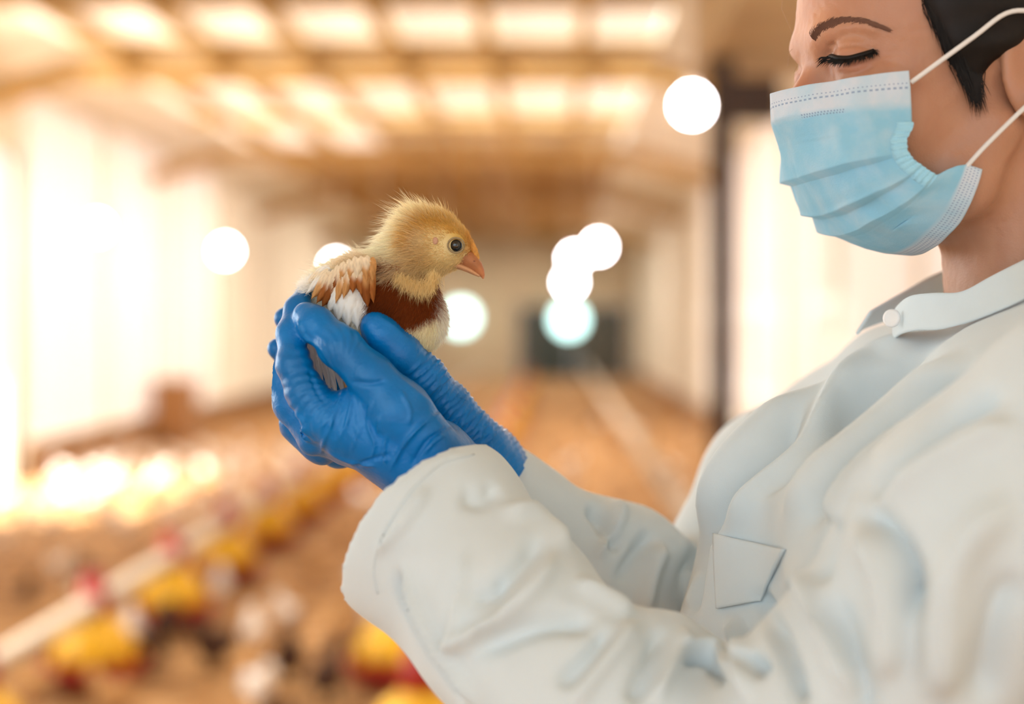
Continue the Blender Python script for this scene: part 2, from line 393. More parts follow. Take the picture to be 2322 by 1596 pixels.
# ceiling: central flat part of boards with roof-light and flare sheets, sloping sides
flatL, flatR = -3.75, .78
bands = [(-3, 3.0, 0), (3.0, 6.2, 1), (6.2, 9.45, 0), (9.45, 10.75, 1), (10.75, 12.4, 0), (12.4, 14.5, 1), (14.5, 16.4, 2), (16.4, 18.9, 2), (18.9, YE+.1, 3)]
ce = MB()
for a, b, kd in bands:
    if kd == 0: ce.box(flatL, flatR, a, b, ZC, ZC+.06)
cl = structure(ce.build('ceiling', M['ceiling']))
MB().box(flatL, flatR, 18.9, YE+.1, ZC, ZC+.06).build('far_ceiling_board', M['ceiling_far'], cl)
sg = [(flatL, ZC, XL-.1, 3.44), (flatR, ZC, XR+.1, 3.30)]
for xa, za, xb, zb in sg:
    s = MB(); b0 = len(s.v)
    s.v += [(xa, -3, za), (xb, -3, zb), (xb, YE, zb), (xa, YE, za), (xa, -3, za+.06), (xb, -3, zb+.06), (xb, YE, zb+.06), (xa, YE, za+.06)]
    s.f += [(0, 1, 2, 3), (7, 6, 5, 4), (0, 4, 5, 1), (1, 5, 6, 2), (2, 6, 7, 3), (3, 7, 4, 0)]
    s.build('sloping_ceiling_board', M['wall'], cl)
purl = [-3.32+.705*i for i in range(6)]
edges = [flatL]+purl+[flatR]
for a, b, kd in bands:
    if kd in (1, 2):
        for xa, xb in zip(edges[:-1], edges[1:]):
            lit = kd == 1 or xb < -1.7  # extra left sheets glow to stand in for veiling flare
            MB().box(xa+.04, xb-.04, a+.04, b-.04, ZC+.02, ZC+.05).build('skylight_and_flare_sheet' if lit else 'ceiling_sheet', M['skylight_and_flare'] if lit else M['ceiling'], cl)
structure(MB().box(-5.0, 2.4, -3.2, YE+.3, ZC+.62, ZC+.68).build('trim_2', M['timber'])) if False else None
for i, x in enumerate(purl):
    bevel(MB().box(x-.045, x+.045, -3, YE, ZC-.13, ZC).build('purlin', M['timber'], cl), .006)
for i, y in enumerate((3.0, 6.2, 9.2, 12.2, 14.6, 19.2)):
    bevel(MB().box(flatL, flatR, y-.05, y+.05, ZC-.10, ZC-.0).build('cross_batten', M['timber'], cl), .006)
# portal frames
def portal(y, label, colx=1.25):
    t = thing('portal_frame', label, 'roof frame', (0, y, 0), 'timber roof frames of the barn')
    bevel(MB().box(flatL-.05, flatR+.02, -.09, .09, ZC-.30, ZC-.13).build('tie_beam', M['timber_dark'], t), .01)
    MB().bar((flatL, 0, ZC-.22), (XL+.02, 0, 3.0), .14, .17).build('haunch', M['timber_dark'], t)
    MB().bar((flatR, 0, ZC-.22), (XR-.02, 0, 2.95), .14, .17).build('haunch', M['timber_dark'], t)
    return t
portal(10.9, 'golden timber roof frame with the thickest beam, nearest across the top of the picture')
portal(16.1, 'golden timber roof frame crossing the ceiling second from the camera, thin line above the chick')
portal(22.0, 'timber roof frame in front of the brown far ceiling')
portal(28.0, 'farthest timber roof frame before the end wall')
# dark steel column at the right with plywood bracket
cx_, cy_ = P(1637, 735, 7.5)[0], 7.5
ct = thing('steel_column', 'dark brown upright column between the chick and the masked woman', 'column', (cx_, cy_, 0))
col = MB().box(-.06, .06, -.05, -.035, 0, 3.36).box(-.06, .06, .035, .05, 0, 3.36).box(-.012, .012, -.035, .035, 0, 3.36).build('shaft', M['column'], ct)
MB().box(-.14, .14, -.12, .12, 0, .02).build('base_plate', M['column'], ct)
bevel(MB().box(-.02, .30, -.08, .08, 2.42, 2.64).build('bracket', M['column'], ct), .01)
ht = thing('roof_box', 'tan plywood box beam under the ceiling above the dark column', 'beam', (cx_+.12, 7.2, 2.75))
bevel(MB().box(-.22, .70, -1.2, .9, 0, .56).build('box_panel', M['plywood'], ht), .02)
MB().box(.10, .14, -1.24, -1.2, 0, .56).build('cover_strip', M['timber'], ht); MB().box(.45, .49, -1.24, -1.2, 0, .56).build('cover_strip', M['timber'], ht)
MB().box(0, .05, .0, .05, .56, .68).build('hanger', M['timber'], ht); MB().box(.45, .5, .0, .05, .56, .60).build('hanger', M['timber'], ht)
# brown box against the left wall
bt = thing('feed_bin', 'blurred brown bin standing against the pale left wall', 'bin', (-4.32, 16.2, 0))
bevel(MB().box(-.2, .2, -.25, .25, 0, .66).build('bin_body', M['crate'], bt), .02); bevel(MB().box(-.22, .22, -.27, .27, .66, .72).build('lid', M['crate'], bt), .01)
sk = mat('skirting_board', (.40, .19, .06), .8, noise=.3, nscale=3)
structure(MB().box(XL, XL+.06, 12.4, YE, 0, .30).build('baseboard_left', sk)); structure(MB().box(XR-.05, XR, -3, YE, 0, .22).build('baseboard_right', sk))

# lamps
def lamp(px, py, Y, label, r=.075, zc=None):
    p = P(px, py, Y); zc = ZC+.01 if p[0] > flatL else ZC-(flatL-p[0])*.06/(flatL-XL+.1)+.02; t = thing('hanging_lamp', label, 'lamp', tuple(p), 'bulbs hanging from the barn ceiling')
    MB().lathe([(.001, -r), (r*.5, -r*.87), (r*.87, -r*.5), (r, 0), (r*.87, r*.5), (r*.5, r*.87), (r*.3, r)], n=20).build('bulb', M['bulb'], t, True)
    MB().lathe([(r*.32, r*.95), (r*.36, r*1.0), (r*.36, r*1.7), (r*.12, r*1.9)], n=14).build('socket', M['cord'], t, True)
    MB().tube([(0, 0, r*1.8), (0, 0, zc-p[2])], .006, 6).build('cord', M['cord'], t)
lamp(220, 516, 12.0, 'glowing white bulb farthest left, high on the pale wall side', .075)
lamp(511, 569, 15.6, 'glowing white bulb second from the left, halfway to the chick', .09)
lamp(762, 603, 19.0, 'glowing white bulb half hidden behind the back of the chick', .10)
lamp(1569, 239, 5.4, 'largest glowing bulb, highest, left of the dark column and the woman\'s mask', .06)
lamp(1357, 560, 14.9, 'glowing bulb at the upper right of the cluster right of the beak', .09)
lamp(1303, 587, 17.6, 'glowing bulb in the middle of the cluster right of the beak', .10)
lamp(1292, 640, 27.0, 'lowest small bulb of the cluster, just above the round lamp at the dark door', .15)
def roundlamp(px, py, Y, label):
    p = P(px, py, Y); t = thing('round_lamp', label, 'lamp', tuple(p), 'round lamps on the far doors')
    o = MB().lathe([(.34, -.03), (.38, -.03), (.38, .05), (.34, .05)], n=32, cap=False).build('rim', M['pipe'], t, True); o.rotation_euler = (math.pi/2, 0, 0)
    o = MB().lathe([(.30, -.02), (.34, 0), (.30, .03), (.001, .045)], n=32).build('lens', M['fanlight'], t, True); o.rotation_euler = (math.pi/2, 0, 0)
    MB().tube([(0, 0.02, .36), (0, 0.02, ZC-p[2])], .012, 6).build('hanger', M['cord'], t)
roundlamp(1045, 720, 33.5, 'big pale teal round lamp touching the breast of the chick')
roundlamp(1290, 725, 33.5, 'big pale teal round lamp in front of the dark far door')

# feeder lines
def feeder_proto():
    t = thing('pan_feeder', '', 'feeder', (0, 0, 0), 'yellow and red pan feeders hanging from the pipes')
    MB().lathe([(.12, .03), (.185, .045), (.195, .10), (.20, .105), (.19, .115), (.175, .06), (.10, .045)], n=28).build('pan', M['red'], t, True)
    MB().lathe([(.155, .115), (.150, .15), (.115, .225), (.065, .27), (.055, .275)], n=24).build('cone', M['yellow'], t, True)
    for i in range(8):
        a = i*math.pi/4; MB().bar((.185*math.cos(a), .185*math.sin(a), .11), (.13*math.cos(a), .13*math.sin(a), .19), .012, .008).build('spoke', M['yellow'], t)
    MB().lathe([(.06, .265), (.062, .34), (.05, .36), (.035, .43), (.02, .435)], n=18).build('clamp', M['red'], t, True)
    return t
proto = feeder_proto(); used = False
def place_feeder(x, y, label, rz=0.0):
    global used
    o = copy_tree(proto) if used else proto; used = True
    o.location = (x, y, 0); o.rotation_euler = (0, 0, rz); o['label'] = label
ordn = ['nearest', 'second', 'third', 'fourth', 'fifth', 'sixth', 'seventh', 'eighth', 'ninth', 'tenth', 'eleventh', 'twelfth']
for i in range(12):
    lab = {0: 'yellow and red pan feeder cut off by the bottom left corner'}.get(i, 'yellow and red pan feeder, %s from the left corner along the left pipe' % ordn[i])
    place_feeder(-1.712, 4.2+1.07*i, lab, .3*i)
for i in range(12):
    y = [4.20, 5.30, 7.3, 9.1, 11.0, 13.2, 15.2, 17.6, 20, 23, 26, 29][i]
    place_feeder(-.56 if i > 1 else (-.40, -.59)[i], y, 'yellow and red pan feeder, %s on the middle pipe behind the sleeves' % ordn[i], .2*i)
def pipe_line(x, z, y0, y1, r, name, label, cat):
    t = thing(name, label, cat, (x, y0, z))
    MB().tube([(0, 0, 0), (0, y1-y0, 0)], r, 14).build('pipe', M['pipe'], t, True)
    for i in range(9):
        y = .6+(y1-y0-1.5)*i/8; MB().tube([(0, y, r), (0, y, ZC-z-.02)], .004, 5).build('hanger_wire', M['cord'], t)
pipe_line(-1.712, .315, 2.5, 33, .036, 'feed_pipe', 'pale feed pipe running into the distance on the left, through the yellow feeders', 'pipe')
pipe_line(-.56, .315, 6.5, 33, .03, 'feed_pipe', 'pale feed pipe of the middle feeder row, mostly behind the gloves', 'pipe')
pipe_line(.64, .42, 6.0, 33, .045, 'drinker_pipe', 'pale pipe running into the distance between the sleeves and the dark column', 'pipe')

# the flock on the litter
def flock_mesh():
    g = Grid((-.08, -.05, 0), (.09, .05, .16), .008)
    g.ellipsoid((-.012, 0, .062), (.052, .036, .036), .006); g.ellipsoid((.038, 0, .112), (.022, .018, .020), .012); g.capsule((.02, 0, .08), (.036, 0, .105), .02, .016, .01)
    g.capsule((-.045, 0, .07), (-.072, 0, .085), .018, .006, .01)
    g.capsule((.055, 0, .110), (.072, 0, .104), .007, .003, .002)
    for s in (-1, 1): g.capsule((-.005, s*.016, .04), (0, s*.016, .004), .0065, .006, .004); g.capsule((0, s*.016, .006), (.02, s*.018, .006), .0055, .005, .003)
    return g.mesh()
fv, fq = flock_mesh()
fm = [('tan', mat('tan_down', (.62, .34, .13), .9, noise=.3, nscale=30)), ('white', mat('white_down', (.92, .86, .78), .9)), ('dark brown', mat('brown_down', (.075, .03, .014), .9, noise=.4, nscale=30))]
protos = []
for nm, mm in fm:
    o = mesh_np('chick', fv, fq, mm); protos.append(o); o['category'] = 'chick'
    o['label'] = 'blurred %s chick standing on the brown litter behind the gloves' % nm; o['group'] = '%s chicks on the litter' % nm
placed = []; first = [True]*3
def add_chick(x, y, kd, rz, sc, label=None):
    o = protos[kd] if first[kd] else protos[kd].copy()
    if not first[kd]: C.objects.link(o)
    first[kd] = False; o.location = (x, y, 0); o.rotation_euler = (0, 0, rz); o.scale = (sc,)*3; placed.append((x, y)); o['label'] = label or 'blurred %s chick of the crowd standing on the brown litter' % fm[kd][0]
def free(x, y, r=.17):
    if abs(x+1.712) < .27 or (abs(x+.56) < .3): return False
    return all((x-a)**2+(y-b)**2 > r*r for a, b in placed)
near_labels = ['blurred dark brown chick standing just right of the big red and yellow feeder, bottom left', 'tan chick between two dark chicks near the bottom edge', 'dark brown chick near the bottom edge, left of the near sleeve', 'dark brown chick at the bottom edge nearest the near sleeve', 'white chick above the pair of dark chicks near the bottom', 'white chick at the bottom edge below the dark chicks', 'dark brown chick between the first two yellow feeders on the left', 'dark brown chick just below the second yellow feeder', 'dark brown chick half hidden by the lower edge of the near sleeve', 'tan chick in the bottom left corner beside the feeder', 'white chick between the two nearest left feeders', 'white chick right of the third yellow feeder', 'white chick at the foot of the red pan under the near sleeve', 'tan chick behind the lower edge of the near sleeve', 'white chick right beside the turned cuff of the near sleeve', 'tan chick at the bottom edge under the big yellow feeder']
for ci, (px, py, kd) in enumerate(((480, 1490, 2), (560, 1520, 0), (655, 1520, 2), (745, 1560, 2), (575, 1440, 1), (590, 1570, 1), (330, 1500, 2), (380, 1440, 2), (830, 1500, 2), (70, 1560, 0), (300, 1440, 1), (500, 1335, 1), (1010, 1560, 1), (770, 1420, 0), (850, 1390, 1), (250, 1590, 0))):
    Y = F*(H-.06)/(py-CY); x = (px-CX)/F*Y
    add_chick(x, Y, kd, rng.uniform(0, 6.28), 1.7 if kd == 2 else 1.35, near_labels[ci])
n = 0; tries = 0
while n < 70 and tries < 4000:              # the pale crowd in the sun by the side door
    tries += 1; y = rng.uniform(8.9, 14.5); x = rng.uniform(-4.4, -2.1)
    if rng.uniform() < (x+4.4)/3.2*.7 or not free(x, y, .2): continue
    add_chick(x, y, 1, rng.uniform(0, 6.28), rng.uniform(1.1, 1.4)); n += 1
n = 0; tries = 0
while n < 150 and tries < 6000:
    tries += 1; y = 4.0+16*rng.uniform()**1.3; x = rng.uniform(-4.3, 1.7)
    px = CX+F*x/y
    if px < -60 or not free(x, y, .24): continue
    kd = rng.choice([0, 1, 2], p=[.55, .25, .20]); add_chick(x, y, kd, rng.uniform(0, 6.28), rng.uniform(1.0, 1.3)); n += 1

exec_marker = 'subject'
# ------------------------------------------------------------------ the person: shared frame of the head
root = thing('person', 'woman in a white lab coat, blue surgical mask and blue gloves holding up a chick', 'person', (.24, .92, 0))
TH = math.radians(10); O = P(2180, 250, .90)
Fw = np.array([-math.cos(TH), -math.sin(TH), 0]); Bw = np.array([math.sin(TH), -math.cos(TH), 0]); Uw = np.array([0, 0, 1.])
def L(px, py, b):                 # point of the head seen at a pixel, b metres towards the camera from the head's mid plane -> local (a, b, c)
    u = (px-CX)/F; a = (O[0]+b*math.sin(TH)-u*(O[1]-b*math.cos(TH)))/(math.cos(TH)-u*math.sin(TH))
    Y = O[1]-a*math.sin(TH)-b*math.cos(TH); return np.array([a, b, (H+(CY-py)/F*Y)-O[2]])
def toW(v): v = np.atleast_2d(v); return O+v[:, :1]*Fw+v[:, 1:2]*Bw+v[:, 2:3]*Uw

def build_head():
    g = Grid((-.16, -.105, -.27), (.145, .105, .20), .0016)
    # every shape on the near side is repeated on the far side
    def E(px, py, b, r, k=.01, op='add', rot=None):
        c = L(px, py, b); g.ellipsoid(c, r, k, op, rot)
        if b: 
            rr = None
            if rot is not None: rr = np.array(rot, float); rr[1] *= -1
            g.ellipsoid(c*np.array([1, -1, 1]), r, k, op, rr)
    def Cp(p, q, r0, r1, k=.008, op='add'):
        a = L(*p); b = L(*q); g.capsule(a, b, r0, r1, k, op)
        if p[2] or q[2]: s = np.array([1, -1, 1]); g.capsule(a*s, b*s, r0, r1, k, op)
    E(2150, 20, 0, (.0955, .0735, .100), .01)
    E(2030, 70, 0, (.0575, .0590, .060), .012)                        # forehead
    E(2070, 265, 0, (.066, .057, .078), .015)                         # face block
    Cp((2010, 300, .028), (2025, 410, .020), .024, .018, .018)        # maxilla and cheeks
    E(2025, 235, .034, (.026, .022, .026), .015)                      # cheekbone
    Cp((2260, 290, .052), (2190, 425, .045), .015, .014, .015)        # jaw angle
    Cp((2190, 418, .045), (2020, 470, .014), .014, .013, .015)
    Cp((2150, 400, .02), (2080, 445, .008), .030, .020, .015)
    E(1995, 452, 0, (.019, .019, .014), .012)                         # chin
    E(1892, 86, .016, (.0155, .020, .012), .010)                      # brow ridge
    Cp((1866, 140, 0), (1848, 196, 0), .0080, .0095, .008)            # nose
    Cp((1848, 196, 0), (1812, 240, 0), .0095, .0105, .006)
    E(1840, 250, .011, (.010, .007, .007), .005)
    E(1912, 385, 0, (.017, .023, .006), .006); E(1920, 406, 0, (.015, .019, .006), .006)      # lips
    E(1880, 148, .040, (.017, .019, .014), .012, 'sub')               # eye socket
    e = L(1938, 133, .033)
    for s in (1, -1):
        c = e*np.array([1, s, 1]); g.ellipsoid(c, (.0138, .0145, .0132), .004)
    E(1968, 196, .034, (.018, .016, .011), .012)                      # below the eye
    # slit between the lids
    Cp((1884, 133, .0455), (1915, 137, .0490), .0016, .0024, .001, 'sub'); Cp((1915, 137, .0490), (1950, 131, .050), .0024, .0020, .001, 'sub'); Cp((1950, 131, .0500), (1978, 123, .0485), .0020, .0008, .001, 'sub')
    # neck and the top of the chest
    Cp((2310, 330, 0), (2345, 760, 0), .052, .054, .018)
    Cp((2365, 800, 0), (2330, 880, 0), .045, .045, .02)
    # ear
    Rz = np.eye(3)
    E(2338, 140, .070, (.019, .006, .034), .004)
    E(2334, 130, .078, (.011, .006, .021), .003, 'sub'); E(2340, 212, .071, (.008, .0045, .011), .004)
    V, Q = g.mesh(); V = relax(V, Q, 2, .5)
    Nn = vnormals(V, Q)
    Vn = V.copy(); Vn[:, 1] = np.abs(Vn[:, 1]); pj = proj(toW(Vn))       # marks are mirrored onto the far side
    W = toW(V); NW = Nn[:, :1]*Fw+Nn[:, 1:2]*Bw+Nn[:, 2:3]*Uw
    sel = np.abs(V[:, 1]) > .008
    lines = [([(1890, 116), (1905, 105), (1940, 102), (1975, 110), (1996, 122)], 4, 4, -.0014), ([(1893, 158), (1920, 170), (1955, 160), (1985, 146)], 6, 6, -.0012),
             ([(1900, 150), (1930, 156), (1965, 146)], 5, 5, .0008), ([(1996, 128), (2030, 118), (2060, 118)], 4, 4, -.0006), ([(1995, 138), (2030, 142), (2055, 152)], 4, 4, -.0005),
             ([(1890, 70), (1940, 60), (2000, 70)], 10, 14, .0015), ([(1880, 95), (1890, 110), (1882, 130)], 9, 9, -.0016)]
    W2 = fold(W, NW, lines, False, pj); W[sel] = W2[sel]
    W += NW*(waves(W, 900, 3)*.00008)[:, None]
    return W, Q
HV, HQ = build_head()
def skin_mat():
    m = mat('skin', (.47, .235, .14), .46, bump=.10, bscale=700, sss=.22, spec=.42); nt = m.node_tree; n = nt.nodes; b = n['Principled BSDF']
    at = n.new('ShaderNodeAttribute'); at.attribute_name = 'tint'
    t = n.new('ShaderNodeTexNoise'); t.inputs['Scale'].default_value = 45; t.inputs['Detail'].default_value = 6
    mx = n.new('ShaderNodeMixRGB'); mx.blend_type = 'MULTIPLY'; mx.inputs['Fac'].default_value = .35
    r = n.new('ShaderNodeValToRGB'); r.color_ramp.elements[0].color = (.82, .70, .66, 1); r.color_ramp.elements[0].position = .35; r.color_ramp.elements[1].color = (1, 1, 1, 1); r.color_ramp.elements[1].position = .6
    nt.links.new(t.outputs['Fac'], r.inputs['Fac']); nt.links.new(at.outputs['Color'], mx.inputs['Color1']); nt.links.new(r.outputs['Color'], mx.inputs['Color2'])
    nt.links.new(mx.outputs['Color'], b.inputs['Base Color']); return m
M['skin'] = skin_mat()
head_bvh = BVHTree.FromPolygons([tuple(v) for v in HV], [tuple(int(i) for i in q) for q in HQ])
def ray(bvh, px, py, off=0.0, lift=0.0):
    d = Vector(P(px, py, 1.0))-Vector((0, 0, H)); hit = bvh.ray_cast(Vector((0, 0, H)), d.normalized())
    if hit[0] is None: return None, None
    return hit[0]+hit[1]*lift, hit[1]

# ------------------------------------------------------------------ body under the clothes
SH_N = P(2470, 985, .69); EL_N = P(1720, 1860, .725); WR_N = P(985, 1120, .845)
SH_F = P(1900, 975, 1.08); EL_F = P(1590, 1440, 1.02); WR_F = P(1100, 1050, .935)
thumbN = [(P(985, 1030, .840), R(72, .840)), (P(902, 930, .834), R(69, .834)), (P(842, 856, .832), R(50, .832)), (P(772, 787, .836), R(46, .836)), (P(715, 735, .845), R(38, .845)), (P(694, 715, .849), R(31, .849))]
indexN = [(P(742, 950, .838), R(54, .838)), (P(694, 890, .838), R(43, .838)), (P(666, 826, .842), R(37, .842)), (P(661, 757, .852), R(32, .852)), (P(676, 700, .864), R(28, .864)), (P(689, 664, .874), R(19, .874))]
middleN = [(P(722, 980, .862), R(54, .862)), (P(668, 918, .868), R(45, .868)), (P(645, 858, .873), R(41, .873)), (P(652, 800, .886), R(36, .886)), (P(690, 750, .905), R(30, .905))]
ringN = [(P(728, 1000, .888), R(50, .888)), (P(680, 960, .894), R(43, .894)), (P(659, 915, .900), R(39, .900)), (P(675, 860, .915), R(34, .915)), (P(720, 820, .925), R(28, .925))]
pinkyN = [(P(770, 1018, .905), R(42, .905)), (P(720, 985, .915), R(36, .915)), (P(705, 940, .925), R(32, .925)), (P(730, 890, .935), R(26, .935))]
palmN = [((985, 1050, .850), 74, (750, 955, .842), 52), ((985, 1055, .850), 74, (742, 980, .865), 52), ((985, 1055, .858), 74, (752, 985, .885), 48), ((980, 1050, .865), 72, (800, 1000, .900), 44), ((965, 1060, .850), 76, (845, 905, .838), 50), ((900, 1010, .845), 62, (790, 960, .845), 60)]
thumbF = [(P(1090, 1010, .915), R(62, .915)), (P(1010, 925, .895), R(58, .895)), (P(957, 858, .875), R(52, .875)), (P(902, 798, .862), R(47, .862)), (P(864, 757, .856), R(40, .856)), (P(848, 737, .855), R(31, .855))]
fingersF = [[(P(850, 960, .965), .013), (P(760, 860, .955), .0115), (P(690, 765, .935), .0098), (P(648, 722, .915), .0078)],
            [(P(850, 985, .975), .013), (P(745, 900, .965), .0115), (P(675, 828, .938), .0095), (P(630, 790, .918), .0070)],
            [(P(860, 1010, .985), .012), (P(760, 950, .975), .0105), (P(690, 900, .955), .009), (P(655, 870, .940), .0065)],
            [(P(870, 1030, .990), .011), (P(790, 985, .985), .0095), (P(730, 950, .970), .008), (P(700, 925, .960), .006)]]
palmF = [((1090, 1060, .930), 84, (870, 940, .950), 60), ((1090, 1060, .935), 84, (860, 985, .970), 58), ((1095, 1070, .94), 80, (880, 1020, .985), 50), ((1085, 1040, .925), 70, (980, 920, .920), 60)]
def shrink(ch, s): return [(p, r*s) for p, r in ch]
def torso_chains():
    T = []
    T.append(([(P(2500, 1010, .70), .058), (P(2440, 920, .80), .052), (P(2420, 890, .93), .056)], .03))
    T.append(([(P(2420, 890, .93), .056), (P(2170, 850, 1.0), .036), (P(2040, 872, 1.04), .039), (P(1810, 1060, 1.08), .044)], .03))
    T.append(([(P(2230, 868, .935), .036), (P(2060, 905, .925), .037), (P(1855, 1090, .91), .046), (P(1800, 1180, .90), .050), (P(1770, 1450, .90), .058), (P(1790, 2100, .91), .085)], .035))
    T.append(([(P(2130, 900, 1.0), .038), (P(1900, 1100, 1.02), .045), (P(1850, 1200, 1.0), .050), (P(1840, 2100, .99), .085)], .035))
    T.append(([(P(2400, 985, .87), .082), (P(2370, 1300, .86), .105), (P(2340, 2200, .91), .13)], .035))
    T.append(([(P(2250, 1030, .82), .062), (P(2080, 1250, .81), .070), (P(2050, 1900, .83), .10)], .04))
    return T
def build_body():
    g = Grid((-.20, .58, H-.80), (.50, 1.25, H+.10), .006)
    for ch, k in torso_chains(): g.chain([(p, max(r-.022, .02)) for p, r in ch], k)
    hip = (.27, .92, H-.50)
    for s in (-1, 1): pass
    g.capsule((.26, .92, H-.3), (.26, .92, H-.48), .11, .14, .04)
    g.chain([(SH_N, .044), (EL_N, .036), (P(1320, 1620, .76), .034), (P(1150, 1410, .79), .030), (P(985, 1130, .845), .025)], .02, .02)
    g.chain([(P(1850, 1030, 1.08), .036), (P(1720, 1120, 1.08), .035), (P(1590, 1440, 1.02), .034), (P(1340, 1305, .975), .028), (P(1150, 1180, .948), .024), (P(1070, 1070, .935), .023)], .02, .02)
    for pr, r0, q, r1 in palmN: g.capsule(P(*pr), P(*q), R(r0, .85)*.72, R(r1, .85)*.72, .006)
    for pr, r0, q, r1 in palmF: g.capsule(P(*pr), P(*q), R(r0, .93)*.72, R(r1, .93)*.72, .006)
    for ch in [thumbN, indexN, middleN, ringN, pinkyN, thumbF]+fingersF: g.chain(shrink(ch, .72), .003)
    V, Q = g.mesh(); V = relax(V, Q, 1)
    g2 = Grid((.08, .70, -.01), (.46, 1.12, H-.52), .012)
    for s in (-1, 1):
        g2.chain([(np.array([.26, .92+s*.085, .80]), .085), (np.array([.255, .92+s*.085, .47]), .058), (np.array([.27, .92+s*.085, .10]), .04)], .02)
        g2.chain([(np.array([.27, .92+s*.085, .07]), .035), (np.array([.15, .92+s*.09, .045]), .03)], .01)
    V2, Q2 = g2.mesh()
    n0 = len(HV); n1 = n0+len(V)
    return np.concatenate([HV, V, V2]), np.concatenate([HQ, Q+n0, Q2+n1])
BV, BQ = build_body()
body = mesh_np('body', BV, BQ, M['skin'], root)
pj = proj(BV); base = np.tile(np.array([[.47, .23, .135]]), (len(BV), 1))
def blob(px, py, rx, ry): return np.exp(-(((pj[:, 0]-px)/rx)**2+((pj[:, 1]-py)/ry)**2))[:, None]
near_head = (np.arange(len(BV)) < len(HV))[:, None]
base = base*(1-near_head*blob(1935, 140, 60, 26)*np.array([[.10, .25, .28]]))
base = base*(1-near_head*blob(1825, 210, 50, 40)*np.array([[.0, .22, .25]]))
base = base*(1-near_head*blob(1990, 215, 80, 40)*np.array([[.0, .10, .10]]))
base = base*(1+near_head*blob(1830, 40, 60, 80)*.25)  # highlight painted into the skin at the forehead's lit edge
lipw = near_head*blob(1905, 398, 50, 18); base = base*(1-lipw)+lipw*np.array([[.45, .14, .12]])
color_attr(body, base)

# eyes
for s, nm in ((1, 'eye'), (-1, 'eye')):
    c = toW(L(1938, 133, .033)*np.array([1, s, 1]))[0]
    mb = MB(); n1, n2 = 32, 24; r = .0118
    for j in range(n2+1):
        for i in range(n1):
            ph = math.pi*j/n2; th = 2*math.pi*i/n1; d = np.array([math.cos(ph), math.sin(ph)*math.cos(th), math.sin(ph)*math.sin(th)])
            look = np.array([-.80, -.28*1, -.50]) if s == 1 else np.array([-.95, -.1, -.5]); look = look/np.linalg.norm(look)
            u = np.cross(look, [0, 0, 1.]); u /= np.linalg.norm(u); w = np.cross(u, look)
            q = look*d[0]+u*d[1]+w*d[2]; mb.v.append(tuple(c+q*(r+(.0007 if ph < .42 else 0))))
    for j in range(n2):
        for i in range(n1): mb.f.append((j*n1+i, j*n1+(i+1) % n1, (j+1)*n1+(i+1) % n1, (j+1)*n1+i))
    o = mb.build(nm, mat('eye_white', (.55, .5, .48), .15), root, True, False); o.data.materials.append(mat('dark_iris', (.03, .015, .01), .05)); o.data.materials.append(M['black'])
    for p in o.data.polygons:
        j = p.index//n1; p.material_index = 2 if j < 2 else (1 if j < 5 else 0)

def strands(name, segs, m, parent, cols=None):
    """segs: (root, mid, tip, width) arrays -> thin tapering ribbons, one mesh"""
    a, b, c, w, wd = segs; n = len(a)
    V = np.empty((n, 5, 3)); V[:, 0] = a-wd*w[:, None]/2; V[:, 1] = a+wd*w[:, None]/2; V[:, 2] = b-wd*w[:, None]*.4; V[:, 3] = b+wd*w[:, None]*.4; V[:, 4] = c
    i0 = np.arange(n)[:, None]*5; Fq = np.concatenate([i0+np.array([[0, 1, 3]]), i0+np.array([[0, 3, 2]]), i0+np.array([[2, 3, 4]])])
    o = mesh_np(name, V.reshape(-1, 3), Fq, m, parent)
    if cols is not None: color_attr(o, np.repeat(cols, 5, 0))
    return o
def ribbons_from_px(name, items, m, bvh, parent, width=.0003, lift=.0006):
    # items: ((px0, py0), (px1, py1), height): short hairs laid on the surface
    A, B, Cc, W, D = [], [], [], [], []
    for p0, p1, hgt in items:
        a, na = ray(bvh, *p0, lift=0)
        if a is None: continue
        p1 = (p1[0], p1[1]); Y = a.y; t = Vector(P(p1[0], p1[1], Y))-na*0; t = t+(na*hgt); mid = (a+t)/2+na*hgt*.6
        d = (t-a).cross(Vector((0, 1, 0)))
        if d.length < 1e-9: continue
        A.append(a); B.append(mid); Cc.append(t); W.append(width); D.append(d.normalized())
    return strands(name, (np.array(A), np.array(B), np.array(Cc), np.array(W), np.array(D)), m, parent)
# eyebrow of short hairs
bl = smoothline([(1845, 90), (1858, 72), (1885, 56), (1920, 47), (1955, 48), (1985, 57), (2012, 66)], 10)
items = []
for k in range(1100):
    t = rng.uniform(); i = int(t*(len(bl)-2)); p = bl[i]; d = bl[i+1]-bl[i]; d /= np.hypot(*d); th = 5.0*(1-.6*t)*(.6+.4*min(1, t*8)); off = rng.normal()*th*.8
    nn = np.array([d[1], -d[0]]); q = p+nn*off; dr = d*rng.uniform(12, 24)+nn*(rng.uniform(2, 9)*(1-t))
    items.append((tuple(q), tuple(q+dr), .0016))
M['brow'] = mat('brow_hair', (.16, .07, .042), .85)
ribbons_from_px('eyebrow', items, M['brow'], head_bvh, root, .00042)
items = []
el = smoothline([(1880, 128), (1900, 133), (1925, 133), (1950, 127), (1975, 120), (1986, 117)], 10)
for k in range(170):
    t = rng.uniform(); p = el[int(t*(len(el)-1))]; sp = (t-.45)*30+rng.normal()*4
    items.append(((p[0], p[1]+rng.normal()*1.2), (p[0]+sp-8, p[1]+rng.uniform(12, 24)*(1-.7*max(0, t-.5))), .0035))
ribbons_from_px('eyelashes', items, M['hair'], head_bvh, root, .00055)
mb = MB(); pts = []
for p in el[::3]:
    a, na = ray(head_bvh, p[0], p[1]-1, lift=.0004)
    if a is not None: pts.append(a)
